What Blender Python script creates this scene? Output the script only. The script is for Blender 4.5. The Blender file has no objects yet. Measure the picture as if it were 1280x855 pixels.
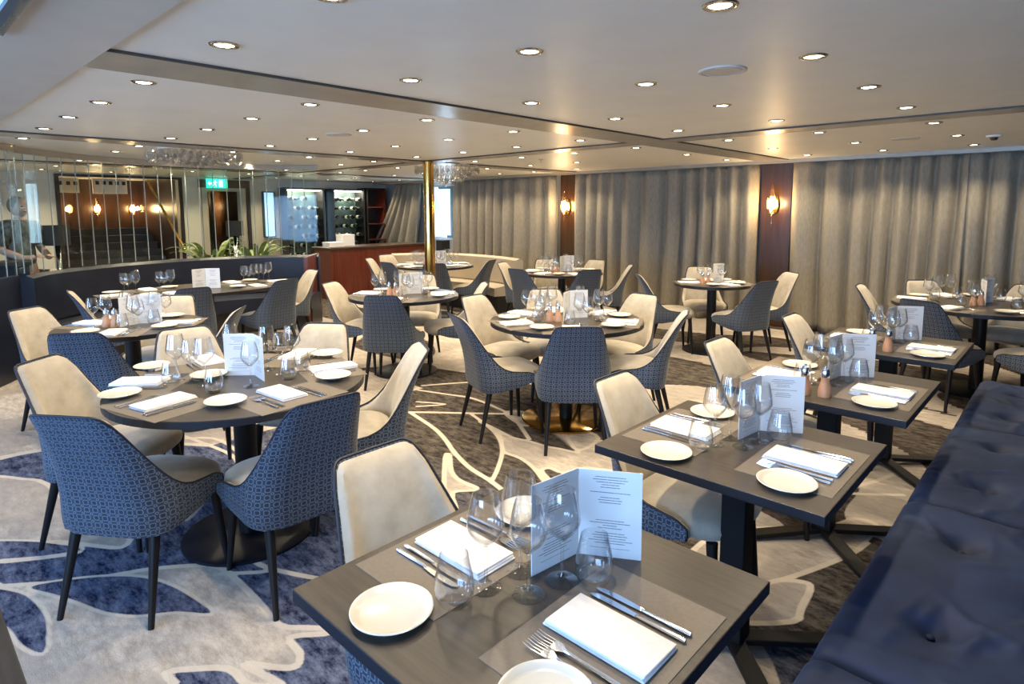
import bpy, bmesh, math, random
from mathutils import Vector, Matrix
random.seed(7)
PI = math.pi
scn = bpy.context.scene
col = scn.collection

# ------------------------------------------------------------------ camera
H = 1.55
FPX, PIT, ROLL, YAW, CX, CY = 761.56, .1119, -.0039, .7557, 640.0, 348.45
_F = Vector((-math.sin(YAW), math.cos(YAW), 0)); _R = Vector((math.cos(YAW), math.sin(YAW), 0)); _U = Vector((0, 0, 1))
F2 = _F*math.cos(PIT) - _U*math.sin(PIT); U2 = _U*math.cos(PIT) + _F*math.sin(PIT)
CR = _R*math.cos(ROLL) + U2*math.sin(ROLL); CU = U2*math.cos(ROLL) - _R*math.sin(ROLL)
cam = bpy.data.objects.new('camera', bpy.data.cameras.new('camera')); col.objects.link(cam)
M = Matrix((CR, CU, -F2)).transposed().to_4x4(); M.translation = (0, 0, H)
cam.matrix_world = M
cam.data.sensor_width = 36; cam.data.lens = FPX/1280*36
cam.data.shift_y = -(427.5-CY)/1280; cam.data.clip_start = .05; cam.data.clip_end = 200
scn.camera = cam

def at(px, py, z=0.0):
    "the point of the horizontal plane at height z that is seen at a photo pixel"
    d = CR*((px-CX)/FPX) - CU*((py-CY)/FPX) + F2
    t = (z-H)/d.z
    return Vector((d.x*t, d.y*t, z))

# ------------------------------------------------------------------ world, light, exposure
scn.view_settings.view_transform = 'Standard'; scn.view_settings.look = 'None'
scn.view_settings.gamma = 1; scn.view_settings.use_curve_mapping = False
scn.view_settings.exposure = 0.45
scn.cycles.transparent_max_bounces = 48
w = bpy.data.worlds.new('sky'); scn.world = w; w.use_nodes = True
w.node_tree.nodes['Background'].inputs[0].default_value = (.42, .66, 1, 1)
w.node_tree.nodes['Background'].inputs[1].default_value = 2.0

def area(name, loc, rot, sx, sy, energy, color):
    l = bpy.data.lights.new(name, 'AREA'); l.shape = 'RECTANGLE'; l.size = sx; l.size_y = sy
    l.energy = energy; l.color = color
    o = bpy.data.objects.new(name, l); o.location = loc; o.rotation_euler = rot; col.objects.link(o); return o
# daylight that comes in through the windows of the hull (behind the photographer, and the uncovered one at the far end)
for k, (x0, x1) in enumerate([(-5.9, -4.7), (-2.9, -2.2), (-1.2, 1.4)]):
    area('window_daylight', ((x0+x1)/2, -3.02, 1.35), (PI/2, 0, 0), x1-x0, 1.3, (85, 55, 185)[k], (.32, .57, 1.0))
area('window_daylight', (-9.75, 8.36, 1.5), (-PI/2, 0, 0), .8, 1.2, 22, (.55, .78, 1.0))
SPOT_W = 30.0

# ------------------------------------------------------------------ materials
def mat(name, color=(.5, .5, .5), rough=.5, metal=0, spec=None, sheen=0, coat=0, emis=None, es=0):
    m = bpy.data.materials.new(name); m.use_nodes = True
    b = m.node_tree.nodes['Principled BSDF']
    b.inputs['Base Color'].default_value = (*color, 1); b.inputs['Roughness'].default_value = rough
    b.inputs['Metallic'].default_value = metal
    if spec is not None: b.inputs['Specular IOR Level'].default_value = spec
    if sheen: b.inputs['Sheen Weight'].default_value = sheen; b.inputs['Sheen Roughness'].default_value = .4
    if coat: b.inputs['Coat Weight'].default_value = coat; b.inputs['Coat Roughness'].default_value = .1
    if emis: b.inputs['Emission Color'].default_value = (*emis, 1); b.inputs['Emission Strength'].default_value = es
    return m
class NT:
    def __init__(s, m): s.m = m; s.t = m.node_tree; s.b = s.t.nodes['Principled BSDF']
    def n(s, ty, **kw):
        x = s.t.nodes.new(ty)
        for k, v in kw.items(): setattr(x, k, v)
        return x
    def l(s, a, b): s.t.links.new(a, b)
    def math(s, op, a, b=None, c=None):
        x = s.n('ShaderNodeMath', operation=op)
        for i, v in enumerate((a, b, c)):
            if v is None: continue
            if isinstance(v, (int, float)): x.inputs[i].default_value = v
            else: s.l(v, x.inputs[i])
        return x.outputs[0]
    def mix(s, f, a, b):
        x = s.n('ShaderNodeMix', data_type='RGBA')
        for sock, v in ((x.inputs[0], f), (x.inputs[6], a), (x.inputs[7], b)):
            if isinstance(v, (int, float)): sock.default_value = v
            elif isinstance(v, tuple): sock.default_value = (*v, 1)
            else: s.l(v, sock)
        return x.outputs[2]
    def noise(s, scale, vec=None, detail=3, rough=.55):
        x = s.n('ShaderNodeTexNoise'); x.inputs['Scale'].default_value = scale; x.inputs['Detail'].default_value = detail
        x.inputs['Roughness'].default_value = rough
        if vec is not None: s.l(vec, x.inputs['Vector'])
        return x.outputs['Fac']
    def coord(s, out='Object', scale=None):
        o = s.n('ShaderNodeTexCoord').outputs[out]
        if scale:
            mp = s.n('ShaderNodeMapping'); mp.inputs['Scale'].default_value = scale; s.l(o, mp.inputs[0]); o = mp.outputs[0]
        return o
    def rng(s, v, a, b, c=0, d=1):
        x = s.n('ShaderNodeMapRange'); s.l(v, x.inputs[0])
        for i, q in enumerate((a, b, c, d)): x.inputs[i+1].default_value = q
        return x.outputs[0]
    def color(s, v): s.l(v, s.b.inputs['Base Color'])
    def bump(s, h, st=.3, dist=.002):
        x = s.n('ShaderNodeBump'); x.inputs['Strength'].default_value = st; x.inputs['Distance'].default_value = dist
        s.l(h, x.inputs['Height']); s.l(x.outputs[0], s.b.inputs['Normal'])
def mottle(name, c1, c2, scale, rough=.6, vscale=None, bump=0, sheen=0, **kw):
    m = mat(name, c1, rough, sheen=sheen, **kw); t = NT(m)
    v = t.coord('Object', vscale); n = t.noise(scale, v, 4)
    t.color(t.mix(t.rng(n, .3, .7), c1, c2))
    if bump: t.bump(n, bump)
    return m

MT = {}
MT['ceiling'] = mottle('ceiling_panel', (.775, .75, .68), (.83, .805, .735), 3, .42)
MT['beam'] = mottle('beam_laminate', (.37, .33, .265), (.43, .385, .31), 5, .27, vscale=(1, 1, 1))
MT['soffit'] = mottle('soffit_panel', (.54, .50, .44), (.60, .555, .49), 4, .45)
MT['gap'] = mat('painted_side_shade', (.07, .058, .045), .6)  # painted shade for the side faces of the ceiling bands, no real gap
MT['beam'].node_tree.nodes['Principled BSDF'].inputs['Metallic'].default_value = .15
MT['cream'] = mottle('cream_wall', (.60, .54, .44), (.66, .60, .50), 4, .55)
MT['dado'] = mat('grey_wall', (.42, .42, .42), .6)
MT['wood'] = mottle('dark_brown_wood', (.036, .016, .007), (.066, .029, .013), 4, .3, vscale=(6, 6, .6), coat=.3)
MT['mahogany'] = mottle('mahogany', (.085, .014, .007), (.14, .026, .012), 4, .28, vscale=(6, 6, .6), coat=.3)
MT['darkwall'] = mat('near_black_panel', (.018, .016, .016), .4)
MT['brass'] = mat('polished_brass', (.72, .43, .12), .14, 1)
MT['ringmetal'] = mat('bronzed_chrome', (.55, .50, .42), .18, 1)
MT['chrome'] = mat('chrome', (.75, .76, .78), .12, 1)
MT['steel'] = mat('cutlery_steel', (.62, .63, .66), .16, 1)
MT['black'] = mat('black_metal', (.006, .006, .007), .5, spec=.25)
MT['blackwood'] = mat('black_stained_wood', (.009, .0075, .0075), .42, spec=.3)
MT['navybase'] = mat('black_base_plate', (.006, .007, .012), .4, spec=.3)
MT['ceramic'] = mat('white_ceramic', (.66, .63, .55), .2, coat=.2)
MT['linen'] = mottle('white_linen', (.72, .72, .725), (.80, .79, .785), 60, .8, bump=.2)
MT['matt'] = mottle('taupe_leatherette', (.13, .108, .085), (.155, .13, .105), 120, .42, bump=.1)
MT['piping'] = mat('navy_piping', (.010, .012, .025), .5)
MT['navy'] = mottle('navy_velvet', (.004, .010, .032), (.012, .027, .075), 6, .65, bump=.45, sheen=.10, spec=.25)
MT['navy'].node_tree.nodes['Principled BSDF'].inputs['Sheen Tint'].default_value = (.35, .5, .9, 1)
MT['navyleather'] = mottle('navy_leather', (.007, .010, .022), (.012, .017, .034), 5, .4, bump=.1)
MT['greige'] = mottle('greige_leather', (.40, .34, .26), (.45, .39, .30), 5, .5)
MT['white'] = mat('white_card', (.82, .82, .82), .6)
MT['bulb'] = mat('warm_bulb', (1, .8, .5), .4, emis=(1, .80, .50), es=60)
MT['lens'] = mat('downlight_lens', (1, .9, .7), .3, emis=(1, .88, .68), es=16)
MT['skin'] = mat('skin', (.55, .33, .24), .5)
MT['hair'] = mat('grey_blond_hair', (.22, .18, .13), .7)
MT['leaf'] = mottle('plant_leaf', (.10, .19, .04), (.42, .46, .20), 14, .4)
MT['soil'] = mat('planter', (.05, .04, .03), .6)
MT['orangewood'] = mottle('peppermill_wood', (.50, .25, .13), (.58, .32, .18), 20, .4)
MT['bottle'] = mat('bottle_glass', (.008, .012, .008), .08)
MT['label'] = mat('bottle_label', (.75, .72, .62), .6)
MT['green'] = mat('exit_green', (.0, .45, .28), .4, emis=(.02, .62, .42), es=1.6)
MT['exitwhite'] = mat('exit_white', (.9, 1, .95), .4, emis=(.75, 1, .92), es=1.8)
MT['mullion'] = mat('window_frame', (.05, .09, .13), .4)
MT['boat'] = mat('white_hull', (.9, .9, .9), .5)
MT['darkgrey'] = mat('dark_grey_step', (.075, .075, .08), .5)
MT['seam'] = mat('glass_edge', (.55, .62, .60), .2, .6)
MT['shade'] = mat('black_lampshade', (.012, .011, .011), .7)

def glass(name, tint=(1, 1, 1), rough=0.0, k=.9, fac=(.04, .9)):
    m = bpy.data.materials.new(name); m.use_nodes = True; t = m.node_tree; t.nodes.clear()
    o = t.nodes.new('ShaderNodeOutputMaterial'); mx = t.nodes.new('ShaderNodeMixShader')
    tr = t.nodes.new('ShaderNodeBsdfTransparent'); tr.inputs[0].default_value = (*[c*k for c in tint], 1)
    gl = t.nodes.new('ShaderNodeBsdfGlossy'); gl.inputs['Roughness'].default_value = rough
    lw = t.nodes.new('ShaderNodeLayerWeight'); lw.inputs[0].default_value = .35
    lw.inputs[0].default_value = .5; mr = t.nodes.new('ShaderNodeMapRange'); mr.inputs[3].default_value = fac[0]; mr.inputs[4].default_value = fac[1]
    pw = t.nodes.new('ShaderNodeMath'); pw.operation = 'POWER'; pw.inputs[1].default_value = 2.6; t.links.new(lw.outputs['Facing'], pw.inputs[0])
    t.links.new(pw.outputs[0], mr.inputs[0]); t.links.new(mr.outputs[0], mx.inputs[0])
    t.links.new(tr.outputs[0], mx.inputs[1]); t.links.new(gl.outputs[0], mx.inputs[2]); t.links.new(mx.outputs[0], o.inputs[0])
    return m
MT['glass'] = glass('drinking_glass', (.99, .995, 1), .02, .995, (.055, 1.0))
MT['pane'] = glass('pane_glass', (.93, .97, .95), .0, .985, (.010, .4))
MT['crystal'] = glass('crystal', (1, 1, 1), .08, .98, (.22, 1.0))
MT['amber'] = glass('amber_glass', (1, .75, .45), .1, .9, (.1, .5))

def velvet():
    m = mat('beige_velvet', (.4, .35, .28), .8, sheen=.4); t = NT(m)
    n = t.noise(9, t.coord(), 5, .6); n2 = t.noise(90, t.coord(), 2)
    t.color(t.mix(t.rng(n, .3, .72), (.35, .305, .235), (.50, .45, .365)))
    t.bump(n2, .25, .001)
    return m
MT['velvet'] = velvet()

def pattern():
    "rings and rounded squares woven in pale blue on navy, laid out on the shell's UVs (metres)"
    m = mat('patterned_weave', (.03, .05, .1), .62, sheen=.15); t = NT(m)
    uv = t.n('ShaderNodeUVMap').outputs[0]
    sp = t.n('ShaderNodeSeparateXYZ'); t.l(uv, sp.inputs[0])
    def ring(cu, cv, ou, ov, r0, r1, p):
        a = t.math('ABSOLUTE', t.math('SUBTRACT', t.math('FRACT', t.math('ADD', t.math('DIVIDE', sp.outputs[0], cu), ou)), .5))
        b = t.math('ABSOLUTE', t.math('SUBTRACT', t.math('FRACT', t.math('ADD', t.math('DIVIDE', sp.outputs[1], cv), ov)), .5))
        d = t.math('POWER', t.math('ADD', t.math('POWER', a, p), t.math('POWER', b, p)), 1/p)
        return t.math('MULTIPLY', t.math('GREATER_THAN', d, r0), t.math('LESS_THAN', d, r1)), d
    r1, d1 = ring(.036, .031, 0, 0, .25, .35, 4)
    r2, d2 = ring(.036, .031, .5, .5, .09, .20, 2)
    r3, d3 = ring(.036, .031, 0, 0, .0, .14, 4)
    lines = t.math('MAXIMUM', r1, r2)
    n = t.noise(25, t.coord(), 3)
    base = t.mix(t.rng(n, .3, .7), (.018, .027, .046), (.030, .042, .066))
    c = t.mix(t.math('MULTIPLY', lines, .85), base, (.15, .185, .24))
    c = t.mix(t.math('MULTIPLY', r3, .8), c, (.010, .014, .028))
    t.color(c); t.bump(lines, .3, .001)
    return m
MT['pattern'] = pattern()

def tablewood():
    m = mat('dark_grained_wood', (.05, .04, .03), .34); t = NT(m)
    v = t.coord('Object', (1.2, 14, 14)); n = t.noise(4, v, 6, .65)
    n2 = t.noise(2.0, t.coord(), 3)
    c = t.mix(t.rng(n, .3, .72), (.024, .019, .015), (.060, .048, .038))
    t.color(t.mix(t.rng(n2, .35, .7, 0, .25), c, (.095, .078, .062))); t.bump(n, .15, .001)
    return m
MT['tablewood'] = tablewood()
MT['edge'] = mat('dark_table_edge', (.014, .014, .018), .42, spec=.3)

def menu_mat():
    m = mat('printed_menu', (.8, .8, .8), .55); t = NT(m)
    uv = t.n('ShaderNodeUVMap').outputs[0]; sp = t.n('ShaderNodeSeparateXYZ'); t.l(uv, sp.inputs[0])
    u, v = sp.outputs[0], sp.outputs[1]
    rows = t.math('MULTIPLY', v, 34.0); row = t.math('FLOOR', rows); fr = t.math('FRACT', rows)
    wn = t.n('ShaderNodeTexWhiteNoise', noise_dimensions='1D'); t.l(row, wn.inputs['W'])
    half = t.math('MULTIPLY_ADD', wn.outputs[0], .30, .08)
    inline = t.math('LESS_THAN', t.math('ABSOLUTE', t.math('SUBTRACT', u, .5)), half)
    cx = t.n('ShaderNodeCombineXYZ'); t.l(t.math('MULTIPLY', u, 75.0), cx.inputs[0]); t.l(row, cx.inputs[1])
    nn = t.noise(1.0, cx.outputs[0], 1)
    word = t.math('GREATER_THAN', nn, .40)
    band = t.math('MULTIPLY', t.math('GREATER_THAN', fr, .30), t.math('LESS_THAN', fr, .62))
    inner = t.math('MULTIPLY', t.math('GREATER_THAN', v, .10), t.math('LESS_THAN', v, .93))
    gap = t.math('GREATER_THAN', t.math('FRACT', t.math('MULTIPLY', wn.outputs[0], 7.3)), .22)
    k = t.math('MULTIPLY', t.math('MULTIPLY', inline, word), t.math('MULTIPLY', t.math('MULTIPLY', band, inner), gap))
    t.color(t.mix(t.math('MULTIPLY', k, .8), (.68, .68, .68), (.11, .11, .13)))
    return m
MT['menu'] = menu_mat()

def curtain_mat():
    m = bpy.data.materials.new('woven_curtain'); m.use_nodes = True; t = NT(m)
    v = t.coord('Object', (1, 1, 1)); n = t.noise(60, t.coord('Object', (1, 1, .25)), 3); n2 = t.noise(2.2, v, 2)
    c = t.mix(t.rng(n, .3, .7), (.27, .24, .19), (.35, .315, .25))
    t.color(c); t.b.inputs['Roughness'].default_value = .85; t.bump(n, .2, .002)
    tr = t.n('ShaderNodeBsdfTranslucent'); t.l(c, tr.inputs[0]); mx = t.n('ShaderNodeMixShader'); mx.inputs[0].default_value = .14
    t.l(t.b.outputs[0], mx.inputs[1]); t.l(tr.outputs[0], mx.inputs[2])
    t.l(mx.outputs[0], t.t.nodes['Material Output'].inputs[0])
    return m
MT['curtain'] = curtain_mat()
MT['sheer'] = mat('white_sheer', (.85, .85, .85), .8); MT['sheer'].node_tree.nodes['Principled BSDF'].inputs['Transmission Weight'].default_value = .0
MT['sheer'].node_tree.nodes['Principled BSDF'].inputs['Alpha'].default_value = .55

def carpet_mat():
    m = mat('figured_carpet', (.1, .1, .1), .95, spec=.1); t = NT(m)
    a = t.n('ShaderNodeAttribute', attribute_name='figure'); sp = t.n('ShaderNodeSeparateColor'); t.l(a.outputs['Color'], sp.inputs[0])
    v = t.coord(); n = t.noise(13, t.coord('Object', (.7, 1.6, 1)), 7, .8); n3 = t.noise(1.1, v, 3); nf = t.noise(220, v, 2)
    navy = t.mix(t.rng(n, .40, .66), (.008, .013, .042), (.17, .195, .28))
    # in the middle of the room the ground weave runs from navy to charcoal brown
    pos = t.n('ShaderNodeSeparateXYZ'); t.l(v, pos.inputs[0])
    dd = t.math('ADD', t.math('MULTIPLY', pos.outputs[1], 1.0), t.math('MULTIPLY', n3, .8))
    brown = t.mix(t.rng(n, .40, .66), (.020, .016, .015), (.15, .13, .11))
    ground = t.mix(t.rng(dd, 1.9, 2.8), navy, brown)
    cream = t.mix(t.rng(n, .36, .64), (.31, .27, .23), (.56, .50, .44))
    grey = t.mix(t.rng(n3, .46, .52, 0, .55), cream, (.27, .245, .225))
    line = t.mix(t.rng(n, .3, .7), (.50, .44, .36), (.62, .55, .47))
    c = t.mix(t.rng(sp.outputs[0], .35, .65), ground, grey)
    c = t.mix(t.rng(sp.outputs[1], .35, .65), c, line)
    c = t.mix(t.rng(sp.outputs[2], .35, .65), c, t.mix(t.rng(n, .40, .62), (.016, .011, .011), (.10, .08, .07)))
    t.color(c); t.bump(nf, .5, .004)
    return m
MT['carpet'] = carpet_mat()

# ------------------------------------------------------------------ mesh helpers
def mesh_obj(name, verts, faces, m, parent=None, smooth=False, mats=None, fm=None, uvs=None):
    me = bpy.data.meshes.new(name); me.from_pydata([tuple(v) for v in verts], [], faces); me.update()
    for mm in (mats or [m]): me.materials.append(MT[mm] if isinstance(mm, str) else mm)
    if fm: me.polygons.foreach_set('material_index', fm)
    if smooth: me.polygons.foreach_set('use_smooth', [True]*len(me.polygons))
    if uvs:
        ul = me.uv_layers.new(name='UVMap')
        for lp in me.loops: ul.data[lp.index].uv = uvs[lp.vertex_index]
    o = bpy.data.objects.new(name, me); col.objects.link(o)
    if parent: o.parent = parent
    return o
class MB:
    def __init__(s): s.v = []; s.f = []; s.m = []; s.cur = 0
    def add(s, vs, fs):
        b = len(s.v); s.v += [Vector(v) for v in vs]; s.f += [[i+b for i in f] for f in fs]; s.m += [s.cur]*len(fs); return s
    def box(s, x0, x1, y0, y1, z0, z1):
        return s.add([(x0,y0,z0),(x1,y0,z0),(x1,y1,z0),(x0,y1,z0),(x0,y0,z1),(x1,y0,z1),(x1,y1,z1),(x0,y1,z1)],
                     [[0,3,2,1],[4,5,6,7],[0,1,5,4],[1,2,6,5],[2,3,7,6],[3,0,4,7]])
    def bev(s, x0, x1, y0, y1, z0, z1, b=.004, seg=2):
        bm = bmesh.new(); bmesh.ops.create_cube(bm, size=1)
        for v in bm.verts: v.co = Vector(((x0+x1)/2+v.co.x*(x1-x0), (y0+y1)/2+v.co.y*(y1-y0), (z0+z1)/2+v.co.z*(z1-z0)))
        bmesh.ops.bevel(bm, geom=list(bm.edges), offset=b, segments=seg, profile=.5, affect='EDGES')
        bm.verts.index_update(); s.add([v.co.copy() for v in bm.verts], [[v.index for v in f.verts] for f in bm.faces]); bm.free(); return s
    def tube(s, pts, r, n=8, cap=True):
        pts = [Vector(p) for p in pts]; rs = r if isinstance(r, (list, tuple)) else [r]*len(pts)
        vs = []; fs = []; prev = None
        for i, p in enumerate(pts):
            d = (pts[min(i+1, len(pts)-1)] - pts[max(i-1, 0)]).normalized()
            if prev is None:
                a = d.orthogonal().normalized()
            else:
                a = (prev - d*prev.dot(d)).normalized()
            prev = a; b = d.cross(a)
            for k in range(n):
                an = 2*PI*k/n; vs.append(p + (a*math.cos(an)+b*math.sin(an))*rs[i])
        for i in range(len(pts)-1):
            for k in range(n):
                k2 = (k+1) % n; fs.append([i*n+k, i*n+k2, (i+1)*n+k2, (i+1)*n+k])
        if cap: fs.append(list(range(n))[::-1]); fs.append([(len(pts)-1)*n+k for k in range(n)])
        return s.add(vs, fs)
    def lathe(s, prof, n=24, c=(0, 0, 0)):
        vs = []; fs = []; c = Vector(c); L = len(prof)
        for (r, z) in prof:
            for k in range(n):
                a = 2*PI*k/n; vs.append(c+Vector((r*math.cos(a), r*math.sin(a), z)))
        for i in range(L-1):
            for k in range(n):
                k2 = (k+1) % n; fs.append([i*n+k, i*n+k2, (i+1)*n+k2, (i+1)*n+k])
        if prof[0][0] > 1e-4: fs.append(list(range(n))[::-1])
        if prof[-1][0] > 1e-4: fs.append([(L-1)*n+k for k in range(n)])
        return s.add(vs, fs)
    def ell(s, c, r, e=2.0, nu=20, nv=12, eh=None):
        "super-ellipsoid: e shapes the vertical profile, eh the plan"
        eh = eh or e; c = Vector(c); vs = []; fs = []
        def p(x, q): return math.copysign(abs(x)**(2/q), x)
        for i in range(nv+1):
            la = -PI/2+PI*i/nv
            for k in range(nu):
                lo = 2*PI*k/nu
                vs.append(c+Vector((r[0]*p(math.cos(la), e)*p(math.cos(lo), eh), r[1]*p(math.cos(la), e)*p(math.sin(lo), eh), r[2]*p(math.sin(la), e))))
        for i in range(nv):
            for k in range(nu):
                k2 = (k+1) % nu; fs.append([i*nu+k, i*nu+k2, (i+1)*nu+k2, (i+1)*nu+k])
        return s.add(vs, fs)
    def prism(s, poly, z0, z1):
        n = len(poly); vs = [(p[0], p[1], z0) for p in poly]+[(p[0], p[1], z1) for p in poly]
        return s.add(vs, [list(range(n))[::-1], [n+i for i in range(n)]]+[[i, (i+1) % n, n+(i+1) % n, n+i] for i in range(n)])
    def build(s, name, m, parent=None, smooth=False, mats=None):
        return mesh_obj(name, s.v, s.f, m, parent, smooth, mats, s.m if mats else None)
def smooth_by_angle(o, ang=40):
    me = o.data
    bm = bmesh.new(); bm.from_mesh(me)
    for f in bm.faces: f.smooth = True
    for e in bm.edges:
        if len(e.link_faces) == 2 and e.calc_face_angle(0) > math.radians(ang): e.smooth = False
    bm.to_mesh(me); bm.free(); return o
def tag(o, label=None, cat=None, group=None, kind=None):
    if label: o['label'] = label
    if cat: o['category'] = cat
    if group: o['group'] = group
    if kind: o['kind'] = kind
    return o
def struct(name, mb, m, **k): return tag(mb.build(name, m, **k), kind='structure')
def empty(name, loc=(0, 0, 0), rz=0):
    o = bpy.data.objects.new(name, None); o.empty_display_size = .1; col.objects.link(o); o.location = loc; o.rotation_euler = (0, 0, rz); return o
KIDS = {}
def copy_tree(o, parent=None):
    c = o.copy(); col.objects.link(c)
    if parent: c.parent = parent
    for ch in list(o.children): copy_tree(ch, c)
    return c
PROTO = {}
def spawn(kind, loc, rz=0, label=None, cat=None, group=None, scale=None):
    "the first of a kind is the prototype itself; later ones are copies with copies of their parts"
    o, used = PROTO[kind]
    if not used: PROTO[kind] = (o, True)
    else: o = copy_tree(o)
    o.location = loc; o.rotation_euler = (0, 0, rz)
    if scale: o.scale = scale
    for k in ('label', 'category', 'group'):
        if k in o: del o[k]
    return tag(o, label, cat, group)
def catmull(P, n=8, closed=True):
    out = []; N = len(P)
    for i in range(N if closed else N-1):
        g = lambda j: P[j % N] if closed else P[max(0, min(N-1, j))]
        p0, p1, p2, p3 = g(i-1), g(i), g(i+1), g(i+2)
        for k in range(n):
            t = k/n
            out.append(tuple(.5*((2*p1[a])+(-p0[a]+p2[a])*t+(2*p0[a]-5*p1[a]+4*p2[a]-p3[a])*t*t+(-p0[a]+3*p1[a]-3*p2[a]+p3[a])*t**3) for a in range(len(p1))))
    if not closed: out.append(tuple(P[-1]))
    return out
def lerpt(tab, x):
    for (a, b), (c, d) in zip(tab, tab[1:]):
        if x <= c:
            t = (x-a)/(c-a); t = max(0, min(1, t)); return b+(d-b)*t
    return tab[-1][1]

# ------------------------------------------------------------------ the carpeted floor
import numpy as np
CEIL = 2.18
def ramp(lo, hi, st): return list(np.arange(lo, hi-1e-6, st))
gx = np.array(ramp(-14.2, -5.4, .05)+ramp(-5.4, -.2, .013)+ramp(-.2, 3.01, .1)+[3.01])
gy = np.array(ramp(-3.1, 0, .1)+ramp(0, 4.4, .014)+ramp(4.4, 8.5, .035)+[8.5])
GX, GY = np.meshgrid(gx, gy); PX, PY = GX.ravel(), GY.ravel()
R_ = np.zeros(PX.size); G_ = np.zeros(PX.size); B_ = np.zeros(PX.size)
def floorpoly(pts, off, sc): return [tuple(at(off[0]+x/sc, off[1]+y/sc, 0)[:2]) for x, y in pts]
def inside(poly):
    r = np.zeros(PX.size, bool); n = len(poly)
    for i in range(n):
        (x1, y1), (x2, y2) = poly[i], poly[(i+1) % n]
        if y1 == y2: continue
        c = (PY > min(y1, y2)) & (PY <= max(y1, y2)) & (PX < (PY-y1)*(x2-x1)/(y2-y1)+x1); r ^= c
    return r
def dist(path, closed=False):
    d = np.full(PX.size, 9.0); n = len(path)
    for i in range(n if closed else n-1):
        (x1, y1), (x2, y2) = path[i], path[(i+1) % n]
        L = (x2-x1)**2+(y2-y1)**2+1e-12
        t = np.clip(((PX-x1)*(x2-x1)+(PY-y1)*(y2-y1))/L, 0, 1)
        d = np.minimum(d, np.hypot(PX-x1-t*(x2-x1), PY-y1-t*(y2-y1)))
    return d
# further off the figure turns to a pale ground with long charcoal shards
far = np.clip((PY-3.25-.35*np.sin(PX*1.3)+np.clip(PX+4.5, 0, 1)*.2)/.1, 0, 1)*((PX > -9) & (PY < 8.5)) 
wv = np.sin(3.9*PY+1.3*np.sin(1.1*PX+.4)+.9*PX)+.7*np.sin(2.1*PY-2.3*PX+1.7*np.sin(1.9*PY))
wv += .35*np.sin(6.3*PY+1.7*PX)
R_ = np.clip(.5+(wv+.35)/.08, 0, 1)*far
B_ = np.clip(.5+(.16-np.abs(wv+.35))/.06, 0, 1)*far
westside = (PX < -4.15) & (PY < 3.25)
wv2 = np.sin(2.2*PX+1.1*np.sin(1.6*PY))+np.sin(2.4*PY-.8*PX)
R_ = np.where(westside, np.clip(.5+(wv2+.35)/.1, 0, 1), R_); G_ = np.where(westside, np.clip(.5+(.08-np.abs(wv2+.35))/.06, 0, 1), G_)
CREAM = [
 ([(0,500),(120,492),(250,485),(400,462),(560,436),(760,425),(830,455),(930,550),(1010,640),(1100,650),(1190,655),(1185,672),(1050,685),(1085,740),(1075,790),(1010,795),(885,783),(1020,858),(900,858),(830,800),(700,800),(600,815),(590,880),(-60,1000),(-60,500)], (0, 560), 2.898, 1),
 ([(-60,115),(80,112),(170,130),(300,240),(450,275),(475,320),(440,360),(330,352),(200,338),(-60,335)], (0, 560), 2.898, 1),
 ([(620,240),(700,185),(745,190),(680,265)], (0, 560), 2.898, 0),
 ([(425,285),(480,318),(530,355),(545,420),(560,450),(640,480),(710,530),(775,610),(800,600),(755,548),(800,533),(880,560),(1000,530),(1300,560),(1300,430),(1040,385),(945,432),(950,452),(850,430),(780,418),(690,390),(600,370),(520,330)], (500, 460), 4.267, 1),
 ([(560,240),(640,228),(720,255),(820,300),(960,325),(1060,375),(950,440),(880,360),(800,330),(700,310),(640,300)], (500, 460), 4.267, 1),
 ([(240,480),(265,468),(275,550),(320,600),(405,635),(390,652),(280,665),(300,760),(240,760)], (500, 460), 4.267, 1),
 ([(20,370),(140,300),(230,290),(470,285),(600,255),(690,285),(640,350),(550,402),(340,478),(200,500),(60,450)], (860, 560), 2.9, 1),
 ([(290,488),(425,487),(442,515),(410,580),(380,628),(180,620)], (860, 560), 2.9, 1),
 ([(-200,900),(100,700),(240,690),(330,840),(300,1000),(-200,1000)], (860, 560), 2.9, 0),
]
NAVY = [
 ([(110,503),(250,478),(400,465),(520,470),(620,500),(700,545),(765,598),(640,592),(500,605),(380,592),(280,555),(190,528)], (0, 560), 2.898),
 ([(-60,512),(70,525),(130,565),(165,620),(168,680),(155,742),(80,712),(30,650),(-60,600)], (0, 560), 2.898),
 ([(-60,345),(100,338),(200,348),(285,362),(250,385),(-60,412)], (0, 560), 2.898),
]
LINES = [
 ([(0,407),(150,395),(285,376)], (0, 560), 2.898, .016),
 ([(830,345),(900,395),(960,430),(1060,455),(1180,478)], (0, 560), 2.898, .02), ([(800,455),(930,450),(1000,440)], (0, 560), 2.898, .018),
 ([(60,240),(180,320),(240,380),(290,450),(370,530),(480,600),(570,670)], (500, 460), 4.267, .024),
 ([(490,600),(520,540),(545,450),(530,380),(480,320),(380,245)], (500, 460), 4.267, .020),
 ([(40,235),(200,237),(320,240),(600,245)], (500, 460), 4.267, .024), ([(100,118),(250,140),(380,160),(500,205),(600,260),(690,380)], (500, 460), 4.267, .022),
 ([(120,94),(300,80),(480,72),(620,76)], (500, 460), 4.267, .024), ([(90,180),(240,193),(90,205)], (500, 460), 4.267, .018),
 ([(590,165),(680,168),(780,170)], (860, 560), 2.9, .02), ([(600,140),(680,120),(770,85)], (860, 560), 2.9, .02),
 ([(850,300),(1100,395),(1160,450)], (-10, 460), 3.765, .02), ([(700,350),(1000,330),(1150,420)], (0, 460), 3.765, .02),
]
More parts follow.
